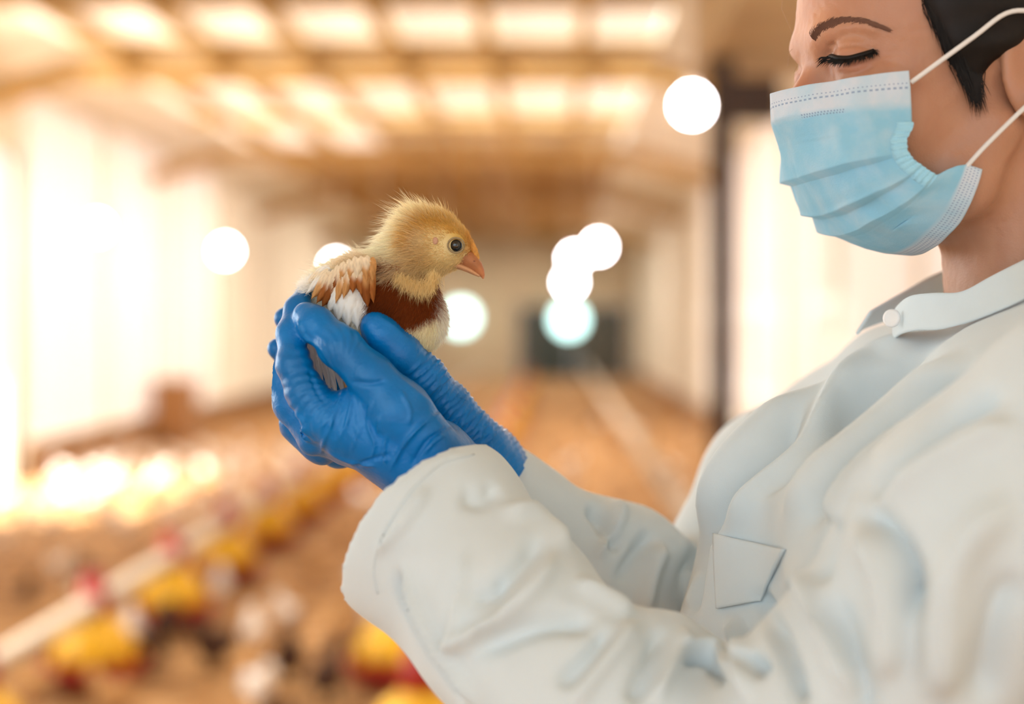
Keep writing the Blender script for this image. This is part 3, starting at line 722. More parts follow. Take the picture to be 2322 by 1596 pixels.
mb.tube(pts, [.0006]+[.0017]*(len(pts)-2)+[.0005], 8).build('lash_line', M['hair'], root, True, False)

# hair: a cap over the skull plus loose strands at the temple
def build_hair():
    g = Grid((-.19, -.11, -.10), (.10, .11, .16), .0022)
    g.ellipsoid(L(2150, 20, 0), (.101, .0795, .106), .01); g.ellipsoid(L(2370, 120, 0), (.062, .068, .080), .03); g.ellipsoid(L(2620, 60, 0), (.045, .045, .045), .015)
    V, Q = None, None
    # hairline: keep what lies behind the line from the forehead down to the ear
    A = L(2120, 0, .070); B = L(2185, 130, .074); Dd = B-A
    X, Z = np.meshgrid(g.ax[0], g.ax[2], indexing='ij')
    pts = np.stack([X.ravel(), Z.ravel()], 1)
    hl = [L(1990, -260, .0)[[0, 2]], L(2040, -130, .05)[[0, 2]], L(2094, -20, .07)[[0, 2]], L(2124, 60, .07)[[0, 2]], L(2155, 130, .07)[[0, 2]], L(2200, 190, .07)[[0, 2]], L(2222, 215, .07)[[0, 2]], L(2240, 180, .07)[[0, 2]], L(2268, 135, .07)[[0, 2]], L(2335, 85, .07)[[0, 2]], L(2420, 110, .07)[[0, 2]], L(2440, 330, .07)[[0, 2]], L(2480, 420, .07)[[0, 2]], L(2900, 420, 0)[[0, 2]], L(2900, -700, 0)[[0, 2]], L(1990, -700, 0)[[0, 2]]]
    poly = np.array(hl); inside = np.zeros(len(pts), bool); n = len(poly)
    for i in range(n):
        x0, y0 = poly[i]; x1, y1 = poly[(i+1) % n]; c = ((y0 > pts[:, 1]) != (y1 > pts[:, 1])) & (pts[:, 0] < (x1-x0)*(pts[:, 1]-y0)/(y1-y0+1e-12)+x0); inside ^= c
    d, _ = polydist(pts, np.vstack([poly, poly[:1]])); d = np.abs(d)*np.where(inside, -1, 1)
    d = d.reshape(X.shape)[:, None, :].astype(np.float32)
    k = .010; a = g.v; h = np.clip(.5-.5*(a-d)/k, 0, 1); g.v = a+(d-a)*h+k*h*(1-h)
    V, Q = g.mesh(); V = relax(V, Q, 1); W = toW(V); N = vnormals(V, Q); NW = N[:, :1]*Fw+N[:, 1:2]*Bw+N[:, 2:3]*Uw
    W += NW*(waves(W, 260, 11, stretch=np.diag([.25, .6, 1.0]))*.0008)[:, None]
    return W, Q
hv, hq = build_hair(); hair = mesh_np('hair', hv, hq, M['hair'], root)
items = []
for k in range(900):
    t = rng.uniform(); x = 2100+t*92+rng.normal()*9+6; y = -10+t*190
    ln = rng.uniform(25, 90); items.append(((x, y), (x+ln*.32+rng.normal()*6, y+ln), rng.uniform(.001, .003)))
for k in range(260):
    x = 2200+rng.normal()*13; y = 150+rng.uniform(-20, 20); items.append(((x, y), (2212+rng.normal()*9, y+rng.uniform(40, 110)), .002))
ribbons_from_px('loose_hair', items, M['hair'], head_bvh, root, .0005)
mb = MB()
for pts in ([(1830, -60, .9), (1776, -20, .9), (1772, 20, .9), (1790, 60, .9), (1802, 90, .9)], [(1810, 95, .895), (1789, 120, .895), (1786, 150, .895)], [(1808, 150, .895), (1800, 165, .895)]):
    mb.tube([P(*p) for p in pts], .00012, 5)
mb.build('stray_hair', mat('stray_hair', (.35, .2, .1), .4), root, False, False)

# ------------------------------------------------------------------ the face mask
rows = [((1758, 212), (2057, 162), .0), ((1762, 240), (2060, 196), .07), ((1768, 272), (2062, 240), .15), ((1794, 320), (2063, 290), .28), ((1812, 362), (2048, 318), .38), ((1830, 404), (2050, 345), .47),
        ((1834, 412), (2054, 350), .475), ((1862, 455), (2066, 366), .56), ((1888, 490), (2084, 378), .63), ((1893, 496), (2086, 380), .635), ((1912, 516), (2100, 390), .70), ((1930, 533), (2114, 398), .76),
        ((1935, 537), (2117, 400), .765), ((1964, 551), (2142, 386), .83), ((1996, 563), (2165, 377), .89), ((2035, 573), (2188, 374), .94), ((2082, 577), (2222, 385), 1.0)]
def build_mask():
    ns = 60; keys = np.array([r[2] for r in rows]); ts = np.linspace(0, 1, 161)
    Lp = np.array([[np.interp(t, keys, [r[0][i] for r in rows]) for i in (0, 1)] for t in ts]); Rp = np.array([[np.interp(t, keys, [r[1][i] for r in rows]) for i in (0, 1)] for t in ts])
    # pleat relief: each pleat rises slowly then drops under the next
    pf = [.47, .63, .762]
    G = []
    for k, t in enumerate(ts):
        bm = .0; be = .0665-.012*max(0, 1-abs(t-.55)/.5)*0+.002*math.sin(t*3); row = []
        mid = L(Lp[k][0], Lp[k][1], 0.0); edge = L(Rp[k][0], Rp[k][1], be)
        for j in range(-ns, ns+1):
            s = abs(j)/ns; ph = s*math.pi/2; ex = .95
            wedge = max(0.0, .75-t/.40)
            b = be*((1-wedge)*math.sin(ph)+wedge*(.75*s+.25*math.sin(ph))); wa = (1-wedge)*(1-(1-math.cos(ph))**1.05)+wedge*(1-s**1.15)
            # straight in the picture: fraction follows a fixed curve
            a = edge[0]+(mid[0]-edge[0])*wa; c = edge[2]+(mid[2]-edge[2])*wa
            q = np.array([a, b, c])
            out = np.array([math.cos(ph), math.sin(ph), 0]); 
            rel = 0
            for f_ in pf:
                x = (f_-t)
                if 0 <= x < .16: rel += .0070*(1-x/.16)**1.2*(.15+.85*math.sin(math.pi*min(1, s*.9+.1)))*min(1, 3*(1-s)+.25)
            rel += .0013*math.sin(9*s+5*t)*math.sin(math.pi*s)+.0007*math.sin(23*s-9*t)*math.sin(math.pi*s)
            if t > .84: rel += .0022*max(0, 1-abs(s-.45-(t-.84)*1.2)/.12)*(1-t)*6
            q = q+out*(rel+.0025)
            if j < 0: q = q*np.array([1, -1, 1])
            row.append(q)
        G.append(row)
    G = np.array(G); nt_, nj = G.shape[:2]; V = toW(G.reshape(-1, 3)); idx = np.arange(nt_*nj).reshape(nt_, nj)
    Q = np.stack([idx[:-1, :-1], idx[:-1, 1:], idx[1:, 1:], idx[1:, :-1]], -1).reshape(-1, 4)
    S, T = np.meshgrid(np.linspace(-1, 1, nj), ts); return V, Q, G, np.stack([S.ravel(), T.ravel()], 1)
mv, mq, MG, muv = build_mask()
def mask_mat():
    m = mat('mask_fabric', (.3, .6, .8), .75, bump=.12, bscale=900, spec=.2, trans=0); nt = m.node_tree; n = nt.nodes; b = n['Principled BSDF']
    def mth(op, a, b_=None, c=None):
        x = n.new('ShaderNodeMath'); x.operation = op
        for i, v in enumerate((a, b_, c)):
            if v is None: continue
            if isinstance(v, (int, float)): x.inputs[i].default_value = v
            else: nt.links.new(v, x.inputs[i])
        return x.outputs[0]
    uv = n.new('ShaderNodeUVMap'); sp = n.new('ShaderNodeSeparateXYZ'); nt.links.new(uv.outputs[0], sp.inputs[0]); U, Vv = sp.outputs[0], sp.outputs[1]
    # white stitched hems at the top and the bottom
    nz = n.new('ShaderNodeTexNoise'); nz.inputs['Scale'].default_value = 14; nz.inputs['Detail'].default_value = 4; nt.links.new(uv.outputs[0], nz.inputs['Vector'])
    v2 = mth('ADD', Vv, mth('MULTIPLY', mth('SUBTRACT', nz.outputs['Fac'], .5), .03))
    top = mth('SUBTRACT', 1.0, mth('SMOOTH_MIN', 1.0, mth('MULTIPLY', mth('MAXIMUM', mth('SUBTRACT', v2, .135), 0), 22), .2))
    bot = mth('MINIMUM', mth('MULTIPLY', mth('MAXIMUM', mth('SUBTRACT', Vv, .925), 0), 60), 1.0)
    band = mth('MAXIMUM', mth('MAXIMUM', top, 0), bot)
    def dots(v0, step, rows_, sc, duty, thick=.004):
        tot = None
        for r in range(rows_):
            lv = mth('LESS_THAN', mth('ABSOLUTE', mth('SUBTRACT', Vv, v0+r*step)), thick)
            du = mth('LESS_THAN', mth('FRACT', mth('ADD', mth('MULTIPLY', U, sc), .37*r)), duty); q = mth('MULTIPLY', lv, du); tot = q if tot is None else mth('MAXIMUM', tot, q)
        return tot
    d = mth('MAXIMUM', dots(.058, .020, 1, 36, .35, .0030), dots(.078, .024, 1, 27, .55, .0045)); d = mth('MAXIMUM', d, dots(.945, .0135, 4, 52, .4, .0030))
    mid = mth('MULTIPLY', dots(.155, .014, 2, 46, .5, .0045), mth('LESS_THAN', mth('ABSOLUTE', mth('SUBTRACT', mth('ABSOLUTE', U), .42)), .16)); d = mth('MAXIMUM', d, mid)
    base_ = n.new('ShaderNodeMixRGB'); base_.inputs['Color1'].default_value = (.31, .62, .80, 1); base_.inputs['Color2'].default_value = (.70, .76, .84, 1); nt.links.new(band, base_.inputs['Fac'])
    n2 = n.new('ShaderNodeTexNoise'); n2.inputs['Scale'].default_value = 5; n2.inputs['Detail'].default_value = 6; nt.links.new(uv.outputs[0], n2.inputs['Vector'])
    mo = n.new('ShaderNodeMixRGB'); mo.inputs['Color2'].default_value = (.47, .69, .82, 1); nt.links.new(base_.outputs[0], mo.inputs['Color1']); 
    nt.links.new(mth('MINIMUM', mth('MULTIPLY', mth('MAXIMUM', mth('SUBTRACT', n2.outputs['Fac'], .42), 0), 3.2), .8), mo.inputs['Fac'])
    dm = n.new('ShaderNodeMixRGB'); dm.inputs['Color2'].default_value = (.22, .32, .50, 1); nt.links.new(mo.outputs[0], dm.inputs['Color1']); nt.links.new(mth('MULTIPLY', d, .75), dm.inputs['Fac'])
    nt.links.new(dm.outputs[0], b.inputs['Base Color'])
    tr = n.new('ShaderNodeBsdfTranslucent'); nt.links.new(dm.outputs[0], tr.inputs['Color']); mx = n.new('ShaderNodeMixShader'); mx.inputs['Fac'].default_value = .2
    nt.links.new(b.outputs[0], mx.inputs[1]); nt.links.new(tr.outputs[0], mx.inputs[2]); nt.links.new(mx.outputs[0], n['Material Output'].inputs['Surface']); return m
mask = mesh_np('face_mask', mv, mq, mask_mat(), root); mask['label'] = 'pleated light blue surgical mask with white stitched hems'
uvl = mask.data.uv_layers.new(name='UVMap'); li = np.empty(len(mask.data.loops), np.int32); mask.data.loops.foreach_get('vertex_index', li); uvl.data.foreach_set('uv', muv[li].astype(np.float32).ravel())
sd = mask.modifiers.new('thick', 'SOLIDIFY'); sd.thickness = .0007; sd.offset = -1
# side bindings, gathered
M['binding'] = mat('mask_binding', (.36, .66, .82), .8, bump=.4, bscale=700, spec=.2)
for s in (1, -1):
    e = MG[40:125, MG.shape[1]-1 if s == 1 else 0]; inn = MG[40:125, MG.shape[1]-9 if s == 1 else 8]; d = (inn-e); d /= np.linalg.norm(d, axis=1, keepdims=True)
    outv = np.array([0, s*1.0, 0]); st = []
    for k, w, l in ((0, -.0006, .0012), (1, .0045, .0018), (2, .009, .0016), (3, .0092, .0002)):
        st.append(e+d*w+outv*(l+.0005*np.sin(np.arange(len(e))*.9)[:, None]))
    Sx = np.array(st); n_, m_ = Sx.shape[:2]; idx = np.arange(n_*m_).reshape(n_, m_); Q = np.stack([idx[:-1, :-1], idx[:-1, 1:], idx[1:, 1:], idx[1:, :-1]], -1).reshape(-1, 4)
    o = mesh_np('side_binding', toW(Sx.reshape(-1, 3)), Q, M['binding'], mask); o['label'] = 'gathered paler side binding of the mask'
for s in (1, -1):
    for pp in ([(2066, 187, .069), (2130, 140, .076), (2210, 82, .083), (2282, 30, .084), (2345, 30, .084), (2400, 80, .078)], [(2186, 384, .068), (2235, 330, .076), (2322, 245, .084), (2375, 200, .080)]):
        pts = [toW(L(*p)*np.array([1, s, 1]))[0] for p in smoothline(pp, 5)]
        mb = MB().tube(pts, .0014, 10); o = mb.build('ear_loop', M['elastic'], mask, True, False)

# ------------------------------------------------------------------ the lab coat
def build_coat():
    g = Grid((-.17, .56, H-.46), (.46, 1.22, H+.10), .0030)
    for ch, k in torso_chains(): g.chain(ch, k, .03)
    # neck opening
    g.chain([(P(2310, 300, .905), .056), (P(2350, 690, .925), .057)], .004, op='sub')
    g.capsule(P(2150, 620, .955), P(2100, 670, .950), .024, .014, .006, 'sub')
    # far arm
    g.chain([(P(1905, 985, 1.08), .050), (P(1755, 1090, 1.08), .050), (P(1600, 1400, 1.04), .054)], .018, .02)
    fa = [(P(990, 1020, .932), .0375), (P(1150, 1170, .948), .0395), (P(1325, 1285, .970), .044), (P(1400, 1310, .985), .047), (P(1560, 1430, 1.02), .050)]
    g.chain(fa, .012, .02)
    axf = fa[1][0]-fa[0][0]; axf /= np.linalg.norm(axf); cf = P(1052, 1075, .938)
    # near arm
    g.chain([(P(2480, 1000, .695), .064), (P(2240, 1230, .70), .064), (P(1900, 1700, .715), .062), (P(1640, 1880, .73), .060)], .030, .03)
    na = [(P(880, 1140, .842), .0530), (P(958, 1196, .832), .0545), (P(1156, 1405, .79), .0490), (P(1320, 1610, .76), .0500), (P(1640, 1880, .73), .062)]
    g.chain(na, .008, .03)
    g.capsule(P(1500, 1500, .775), P(1600, 1600, .77), .0285, .035, .018)
    axn = P(1166, 1401, .79)-P(950, 1190, .832); axn /= np.linalg.norm(axn)
    cn = P(962, 1197, .832)
    # cut the sleeves open at the cuffs
    def cutcuff(c, ax, lim, r, depth, ell=None):
        sl, gg = g.sub(c-ax*.03-lim, c-ax*.03+lim)
        x, y, z = (gg[i]-np.float32(c[i]) for i in range(3)); t = x*np.float32(ax[0])+y*np.float32(ax[1])+z*np.float32(ax[2])
        rad = np.sqrt(np.maximum((x*x+y*y+z*z)-t*t, 0))
        cut = np.maximum(t, rad-np.float32(r+.03))                     # cylinder in front of the cuff plane
        g.v[sl] = np.maximum(g.v[sl], -cut)
        sl, gg = g.sub(c-lim-.02, c+lim+.02)
        x, y, z = (gg[i]-np.float32(c[i]) for i in range(3)); t = x*np.float32(ax[0])+y*np.float32(ax[1])+z*np.float32(ax[2])
        rad = np.sqrt(np.maximum((x*x+y*y+z*z)-t*t, 0)); hole = np.maximum(rad-np.float32(r-.0045), np.abs(t)-np.float32(depth))
        g.v[sl] = np.maximum(g.v[sl], -hole)
    cutcuff(cn, axn, .085, .0535, .045); cutcuff(cf, axf, .06, .0375, .035)
    V, Q = g.mesh(); V = relax(V, Q, 3, .5); N = vnormals(V, Q)
    far = (.98, 1.3); 
    lines = [  # valleys (negative) and ridges (positive) of the coat
        ([(1843, 870), (1821, 921), (1761, 1013), (1690, 1093), (1630, 1169), (1575, 1260), (1535, 1370)], 16, 30, -.0075, .80, 1.0),
        ([(1905, 800), (1860, 850), (1781, 921), (1700, 1001), (1632, 1081), (1588, 1185), (1540, 1330)], 30, 26, .0065, .80, 1.0),
        ([(1975, 760), (1930, 850), (1885, 905), (1825, 1000), (1740, 1080), (1685, 1145), (1640, 1230)], 34, 18, .0075, .78, 1.0),
        ([(2150, 790), (2061, 845), (1961, 917), (1853, 1000), (1757, 1097), (1700, 1155)], 16, 34, -.0085, .76, 1.0),
        ([(2200, 800), (2141, 845), (2001, 950), (1881, 1050), (1821, 1130), (1757, 1220)], 30, 26, .0065, .72, 1.0),
        ([(2260, 830), (2222, 857), (2101, 909), (1973, 1000), (1901, 1080), (1861, 1150), (1823, 1230)], 18, 28, -.0080, .70, 1.0),
        ([(2260, 870), (2150, 920), (2020, 1010), (1940, 1085), (1890, 1180), (1860, 1260)], 20, 16, .0050, .70, 1.0),
        ([(2290, 880), (2206, 925), (2141, 960), (2061, 1040), (1975, 1110), (1937, 1149)], 16, 34, -.0095, .60, 1.0),
        ([(2322, 960), (2200, 1010), (2080, 1085), (2010, 1140)], 30, 40, .006, .6, 1.0),
        ([(1925, 1140), (1975, 1170), (2035, 1230), (2070, 1310), (2080, 1420)], 34, 30, -.0085, .55, 1.0),
        ([(1930, 1175), (1975, 1230), (2010, 1320), (2020, 1450), (2000, 1560)], 34, 40, .0070, .55, 1.0),
        ([(2322, 1130), (2240, 1180), (2170, 1280), (2140, 1420), (2120, 1620)], 50, 45, .0075, .5, 1.0),
        ([(2322, 1290), (2250, 1400), (2230, 1620)], 40, 40, -.005, .5, 1.0),
        ([(1890, 1160), (1870, 1250), (1850, 1330)], 18, 20, -.006, .6, 1.0),
        ([(1800, 1240), (1830, 1340), (1880, 1450), (1950, 1596)], 30, 40, .006, .6, 1.0),
        ([(1715, 1320), (1738, 1380), (1765, 1440), (1797, 1516), (1835, 1620)], 14, 22, -.0075, .6, 1.0),
        ([(1880, 1340), (1920, 1430), (1960, 1560), (1970, 1640)], 26, 26, -.005, .5, 1.0),
        ([(1650, 1390), (1670, 1440), (1690, 1520), (1690, 1600)], 18, 18, .006, .5, 1.0),
        ([(1680, 1490), (1715, 1505), (1730, 1530)], 14, 14, -.009, .5, 1.0),
        ([(1600, 1230), (1585, 1300), (1570, 1400)], 10, 12, -.004, .7, 1.0), ([(1575, 1290), (1560, 1380)], 10, 10, .003, .7, 1.0),
        # far sleeve and shoulder
        ([(1700, 935), (1720, 985), (1730, 1010)], 9, 9, .004, .98, 1.3), ([(1620, 1060), (1680, 1010), (1740, 960)], 14, 18, -.005, .98, 1.3),
        ([(1330, 1140), (1365, 1180), (1400, 1260)], 16, 16, -.006, .9, 1.1), ([(1400, 1130), (1395, 1190), (1350, 1270)], 16, 16, .005, .9, 1.1),
        ([(1480, 1200), (1440, 1260), (1400, 1330)], 18, 18, -.005, .9, 1.1), ([(1500, 1230), (1470, 1300), (1450, 1390)], 20, 14, .006, .9, 1.1),
        ([(1190, 1050), (1150, 1100), (1140, 1150)], 14, 14, -.003, .9, 1.0),
        # near sleeve
        ([(1262, 1240), (1253, 1261), (1208, 1335), (1130, 1404), (1023, 1462), (980, 1475)], 26, 16, .0060, .6, .9),
        ([(1240, 1200), (1190, 1270), (1120, 1340), (1050, 1370)], 26, 30, -.0045, .6, .9),
        ([(1130, 1145), (1160, 1156), (1208, 1156), (1253, 1180), (1300, 1250)], 10, 22, .0035, .6, .9),
        ([(850, 1270), (862, 1248), (905, 1200), (940, 1155), (975, 1095)], 12, 12, .0035, .6, .9),
        ([(905, 1265), (925, 1330), (955, 1400), (1000, 1480), (1060, 1560), (1090, 1620)], 10, 14, .0060, .6, .9),
        ([(890, 1270), (905, 1330), (930, 1390), (975, 1470), (1030, 1550), (1060, 1600)], 12, 10, -.0055, .6, .9),
        ([(1050, 1480), (1100, 1460), (1200, 1420), (1290, 1405), (1370, 1420)], 26, 30, -.0050, .6, .9),
        ([(1060, 1240), (1045, 1330), (1030, 1420), (1020, 1500)], 14, 14, .0028, .6, .9),
        ([(1130, 1290), (1135, 1360), (1130, 1420)], 12, 12, -.0020, .6, .9),
        ([(1300, 1310), (1370, 1350), (1440, 1400)], 14, 20, .0035, .6, .9),
        ([(1440, 1400), (1400, 1470), (1330, 1560), (1290, 1620)], 24, 22, .0050, .6, .9), ([(1390, 1420), (1340, 1480), (1260, 1560)], 20, 20, -.0040, .6, .9),
        ([(1500, 1420), (1470, 1500), (1430, 1600)], 18, 22, -.0050, .6, .9), ([(1560, 1420), (1530, 1490), (1480, 1600)], 16, 18, .0050, .6, .9),
        ([(1545, 1505), (1575, 1495), (1605, 1500), (1625, 1530), (1632, 1560)], 9, 9, -.0080, .6, .9), ([(1530, 1480), (1580, 1470), (1630, 1485), (1660, 1540)], 12, 10, .0050, .6, .9),
        ([(870, 1150), (930, 1090), (1000, 1045), (1080, 1030)], 6, 6, .0012, .6, .9),
        ([(1040, 1120), (1090, 1130), (1130, 1100)], 22, 26, -.0030, .6, .9),
    ]
    lines = [(l[0], l[1]*.85, l[2]*.85, l[3]*1.75)+tuple(l[4:]) for l in lines]
    V = fold(V, N, lines); V = relax(V, Q, 1, .4); N = vnormals(V, Q)
    V = V+N*((waves(V, 55, 21)*.0008+waves(V, 130, 22)*.0004)*(1 if True else 0))[:, None]
    # sleeve hem stitched line
    # lower part of the coat, coarse, down to the knees
    g2 = Grid((-.08, .66, .45), (.54, 1.20, H-.40), .009)
    g2.chain([(np.array([.17, .92, H-.38]), .105), (np.array([.17, .93, .50]), .125)], .05); g2.chain([(np.array([.30, .80, H-.38]), .11), (np.array([.31, .82, .50]), .13)], .05)
    g2.chain([(np.array([.30, 1.0, H-.38]), .11), (np.array([.31, 1.0, .50]), .13)], .05); g2.chain([(np.array([.2, .80, H-.38]), .1), (np.array([.2, .82, .50]), .11)], .05)
    g2.plane_cut((.2, .9, .56), (0, 0, -1))
    V2, Q2 = g2.mesh(); V2 = relax(V2, Q2, 2); N2 = vnormals(V2, Q2); ang = np.arctan2(V2[:, 1]-.92, V2[:, 0]-.25)
    V2 = V2+N2*(.006*np.sin(ang*17)*np.clip((H-.42-V2[:, 2])*4, 0, 1))[:, None]
    return np.concatenate([V, V2]), np.concatenate([Q, Q2+len(V)]), len(V)
cv, cq, ncoat = build_coat()
coat = mesh_np('lab_coat', cv, cq, M['coat'], root); coat['label'] = 'loose white cotton lab coat with wide sleeves'
cqq = cq[np.all(cq < ncoat, axis=1)]
coat_bvh = BVHTree.FromPolygons([tuple(v) for v in cv[:ncoat]], [tuple(int(i) for i in q) for q in cqq])

# collar band
def strip(name, top, bot, m, parent, thick=.0025, n=8):
    A = smoothline([P(*p) for p in top], n); B = smoothline([P(*p) for p in bot], n); rows_ = [A+(B-A)*t for t in np.linspace(0, 1, 7)]
    S = np.array(rows_); a, b = S.shape[:2]; idx = np.arange(a*b).reshape(a, b); Q = np.stack([idx[:-1, :-1], idx[:-1, 1:], idx[1:, 1:], idx[1:, :-1]], -1).reshape(-1, 4)
    o = mesh_np(name, S.reshape(-1, 3), Q, m, parent); sd = o.modifiers.new('t', 'SOLIDIFY'); sd.thickness = thick; sd.offset = 0
    bv = o.modifiers.new('b', 'SUBSURF'); bv.levels = 1; bv.render_levels = 1; return o
strip('collar', [(2024, 712, .925), (2040, 688, .905), (2068, 669, .882), (2120, 663, .858), (2182, 660, .842), (2250, 624, .834), (2322, 588, .836), (2430, 540, .86), (2500, 520, .93), (2440, 540, 1.0), (2300, 580, 1.03), (2180, 600, 1.01), (2120, 622, .99), (2060, 655, .968), (2000, 690, .950), (1975, 704, .942)],
      [(2028, 770, .918), (2045, 758, .893), (2080, 750, .868), (2130, 748, .845), (2190, 734, .830), (2260, 708, .822), (2322, 680, .820), (2440, 620, .84), (2530, 610, .93), (2450, 620, 1.02), (2300, 650, 1.05), (2160, 680, 1.03), (2090, 690, 1.0), (2030, 720, .975), (1960, 745, .950), (1940, 760, .940)], M['coat'], coat)
# placket edges as raised bands
def band_on(name, pts, w, m, parent, lift=.0018):
    ln = smoothline(pts, 8); A = []; B = []
    for i, p in enumerate(ln):
        d = ln[min(i+1, len(ln)-1)]-ln[max(i-1, 0)]; d /= np.hypot(*d); nn = np.array([-d[1], d[0]])
        a, na = ray(coat_bvh, *(p-nn*w), lift=lift); b, nb = ray(coat_bvh, *(p+nn*w), lift=lift)
        if a is None or b is None: continue
        A.append(a); B.append(b)
    A = np.array(A); B = np.array(B); S = np.array([A+(B-A)*t for t in (0, .33, .66, 1)]); a, b = S.shape[:2]; idx = np.arange(a*b).reshape(a, b); Q = np.stack([idx[:-1, :-1], idx[:-1, 1:], idx[1:, 1:], idx[1:, :-1]], -1).reshape(-1, 4)
    o = mesh_np(name, S.reshape(-1, 3), Q, m, parent); sd = o.modifiers.new('t', 'SOLIDIFY'); sd.thickness = .002; sd.offset = 0; return o
sm_ = smoothline([(1075, 1030), (1000, 1052), (940, 1105), (895, 1165), (862, 1230), (846, 1290), (856, 1345)], 8); pts = []
for p in sm_:
    a, na = ray(coat_bvh, *p, lift=.0001)
    if a is not None and a.y < .9: pts.append(a)
MB().tube(pts, .0007, 6).build('cuff_seam', M['coat'], coat, True, False)
# breast pocket following the cloth
def patch(name, quad, nu, nv, m, parent, lift=.003, bulge=.0):
    q = [np.array(p, float) for p in quad]; V = []; ok = True
    for j in range(nv+1):
        for i in range(nu+1):
            u, v = i/nu, j/nv; p = (q[0]*(1-u)+q[1]*u)*(1-v)+(q[3]*(1-u)+q[2]*u)*v
            a, na = ray(coat_bvh, *p, lift=lift+bulge*math.sin(math.pi*u)*math.sin(math.pi*v)); V.append(a if a is not None else V[-1])
    V = np.array(V); idx = np.arange((nu+1)*(nv+1)).reshape(nv+1, nu+1); Q = np.stack([idx[:-1, :-1], idx[:-1, 1:], idx[1:, 1:], idx[1:, :-1]], -1).reshape(-1, 4); V = relax(V, Q, 3, .4)
    o = mesh_np(name, V, Q, m, parent); sd = o.modifiers.new('t', 'SOLIDIFY'); sd.thickness = .0022; sd.offset = 0; return o
patch('pocket', [(1617, 1200), (1792, 1243), (1728, 1366), (1626, 1388)], 16, 14, M['coat'], coat, .0014, .003)
# button
bp, bn = ray(coat_bvh, 2030, 722)
if bp is None: bp = Vector(P(2030, 718, .905)); bn = Vector((-.5, -.8, 0))
bt = MB().lathe([(.0052, 0), (.0058, .0008), (.0058, .002), (.0045, .0026), (.003, .0020)], n=20).build('button', M['button'], coat, True)
bt.location = Vector(P(2024, 722, .895))-world_loc(coat); bt.rotation_euler = Vector((-.6, -.8, .1)).to_track_quat('Z', 'Y').to_euler()
# trousers and shoes under the hem
g = Grid((.10, .72, .02), (.44, 1.1, .84), .010)
for s in (-1, 1): g.chain([(np.array([.26, .92+s*.085, .80]), .092), (np.array([.255, .92+s*.085, .47]), .070), (np.array([.27, .92+s*.085, .08]), .062)], .01)
tv, tq = g.mesh(); mesh_np('trousers', tv, tq, M['trousers'], root)
for s in (-1, 1):
    g = Grid((.08, .82+s*.085, -.005), (.36, 1.02+s*.085, .14), .006); g.chain([(np.array([.285, .92+s*.085, .06]), .048), (np.array([.22, .92+s*.087, .045]), .042), (np.array([.15, .92+s*.09, .035]), .036)], .01)
    g.plane_cut((.2, .92, .001), (0, 0, -1)); tv, tq = g.mesh(); mesh_np('shoe', tv, tq, M['shoe'], root)

# ------------------------------------------------------------------ the gloves
def glove_near():
    g = Grid(P(580, 1150, .82)+np.array([-.0, -.04, -.02]), P(1100, 620, .93)+np.array([.02, .05, .02]), .0012)
    for a, r0, b, r1 in palmN: g.capsule(P(*a), P(*b), R(r0, a[2]), R(r1, b[2]), .016)
    g.chain(indexN, .003, .005); g.chain(middleN, .0025, .005); g.chain(ringN, .0025, .005); g.chain(pinkyN, .0025, .005); g.chain(thumbN, .0015, .006)
    g.capsule(P(975, 1050, .852), P(1070, 1120, .846), R(76, .85), .025, .01)
    return finish_glove(g, [
        ([(700, 830), (715, 880), (740, 920)], 5, 5, -.0006), ([(785, 870), (760, 930), (720, 980)], 4, 5, .0008), ([(800, 890), (790, 950), (760, 1010)], 4, 5, .0008), ([(790, 865), (840, 870), (880, 860)], 6, 6, -.0010),
        ([(845, 900), (835, 960), (850, 1010), (835, 1050)], 4, 4, .0011), ([(880, 980), (870, 1020), (875, 1060)], 4, 4, .0010), ([(905, 880), (930, 930), (925, 970)], 5, 5, .0008), ([(1010, 930), (960, 960), (915, 1010), (880, 1075)], 5, 6, .0014),
        ([(1030, 960), (970, 1000), (930, 1060)], 4, 5, -.0012), ([(760, 940), (735, 1000), (725, 1040)], 4, 4, .0010), ([(740, 1020), (790, 1045), (860, 1060)], 4, 4, .0010), ([(690, 960), (700, 990), (720, 1010)], 5, 5, .0015), ([(665, 930), (690, 960), (700, 1010)], 5, 5, .0012),
        ([(675, 720), (690, 760), (712, 778)], 4, 4, .0010), ([(860, 800), (900, 850), (960, 900), (1000, 930)], 6, 8, .0005), ([(1000, 925), (975, 950), (950, 960)], 4, 4, -.0008),
        ([(790, 1060), (850, 1040), (890, 1030)], 4, 5, -.0010), ([(820, 960), (805, 1000), (795, 1030)], 3, 3, .0009), ([(860, 940), (858, 990)], 3, 3, .0008), ([(1010, 985), (985, 1000), (960, 1030)], 4, 4, .0009)], 'near')
def glove_far():
    g = Grid((P(560, 1150, .95)+np.array([0, -.13, -.02])), (P(1190, 660, .92)+np.array([.03, .10, .03])), .0013)
    for a, r0, b, r1 in palmF: g.capsule(P(*a), P(*b), R(r0, a[2]), R(r1, b[2]), .014)
    g.chain(thumbF, .006, .006)
    for f in fingersF: g.chain(f, .003, .005)
    g.capsule(P(1080, 1050, .93), P(1170, 1140, .945), R(78, .93), .026, .01)
    cross = []
    for i in range(15):      # close wrinkles across the far thumb and wrist
        t = i/14; cx = 945+t*150; cy = 822+t*180; dx, dy = 46+10*math.sin(i*2.1), -26-8*math.cos(i*1.7)
        cross.append(([(cx-34, cy+36), (cx+4+6*math.sin(i*1.3), cy+4), (cx+dx, cy+dy)], 2.6, 3.4, .0009+.0003*math.sin(i*1.9)))
    return finish_glove(g, cross+[([(1120, 960), (1110, 1000), (1120, 1050)], 4, 4, .0008), ([(1095, 960), (1085, 1010)], 3, 4, .0008), ([(850, 715), (890, 740), (930, 775)], 6, 6, .0004)], 'far')
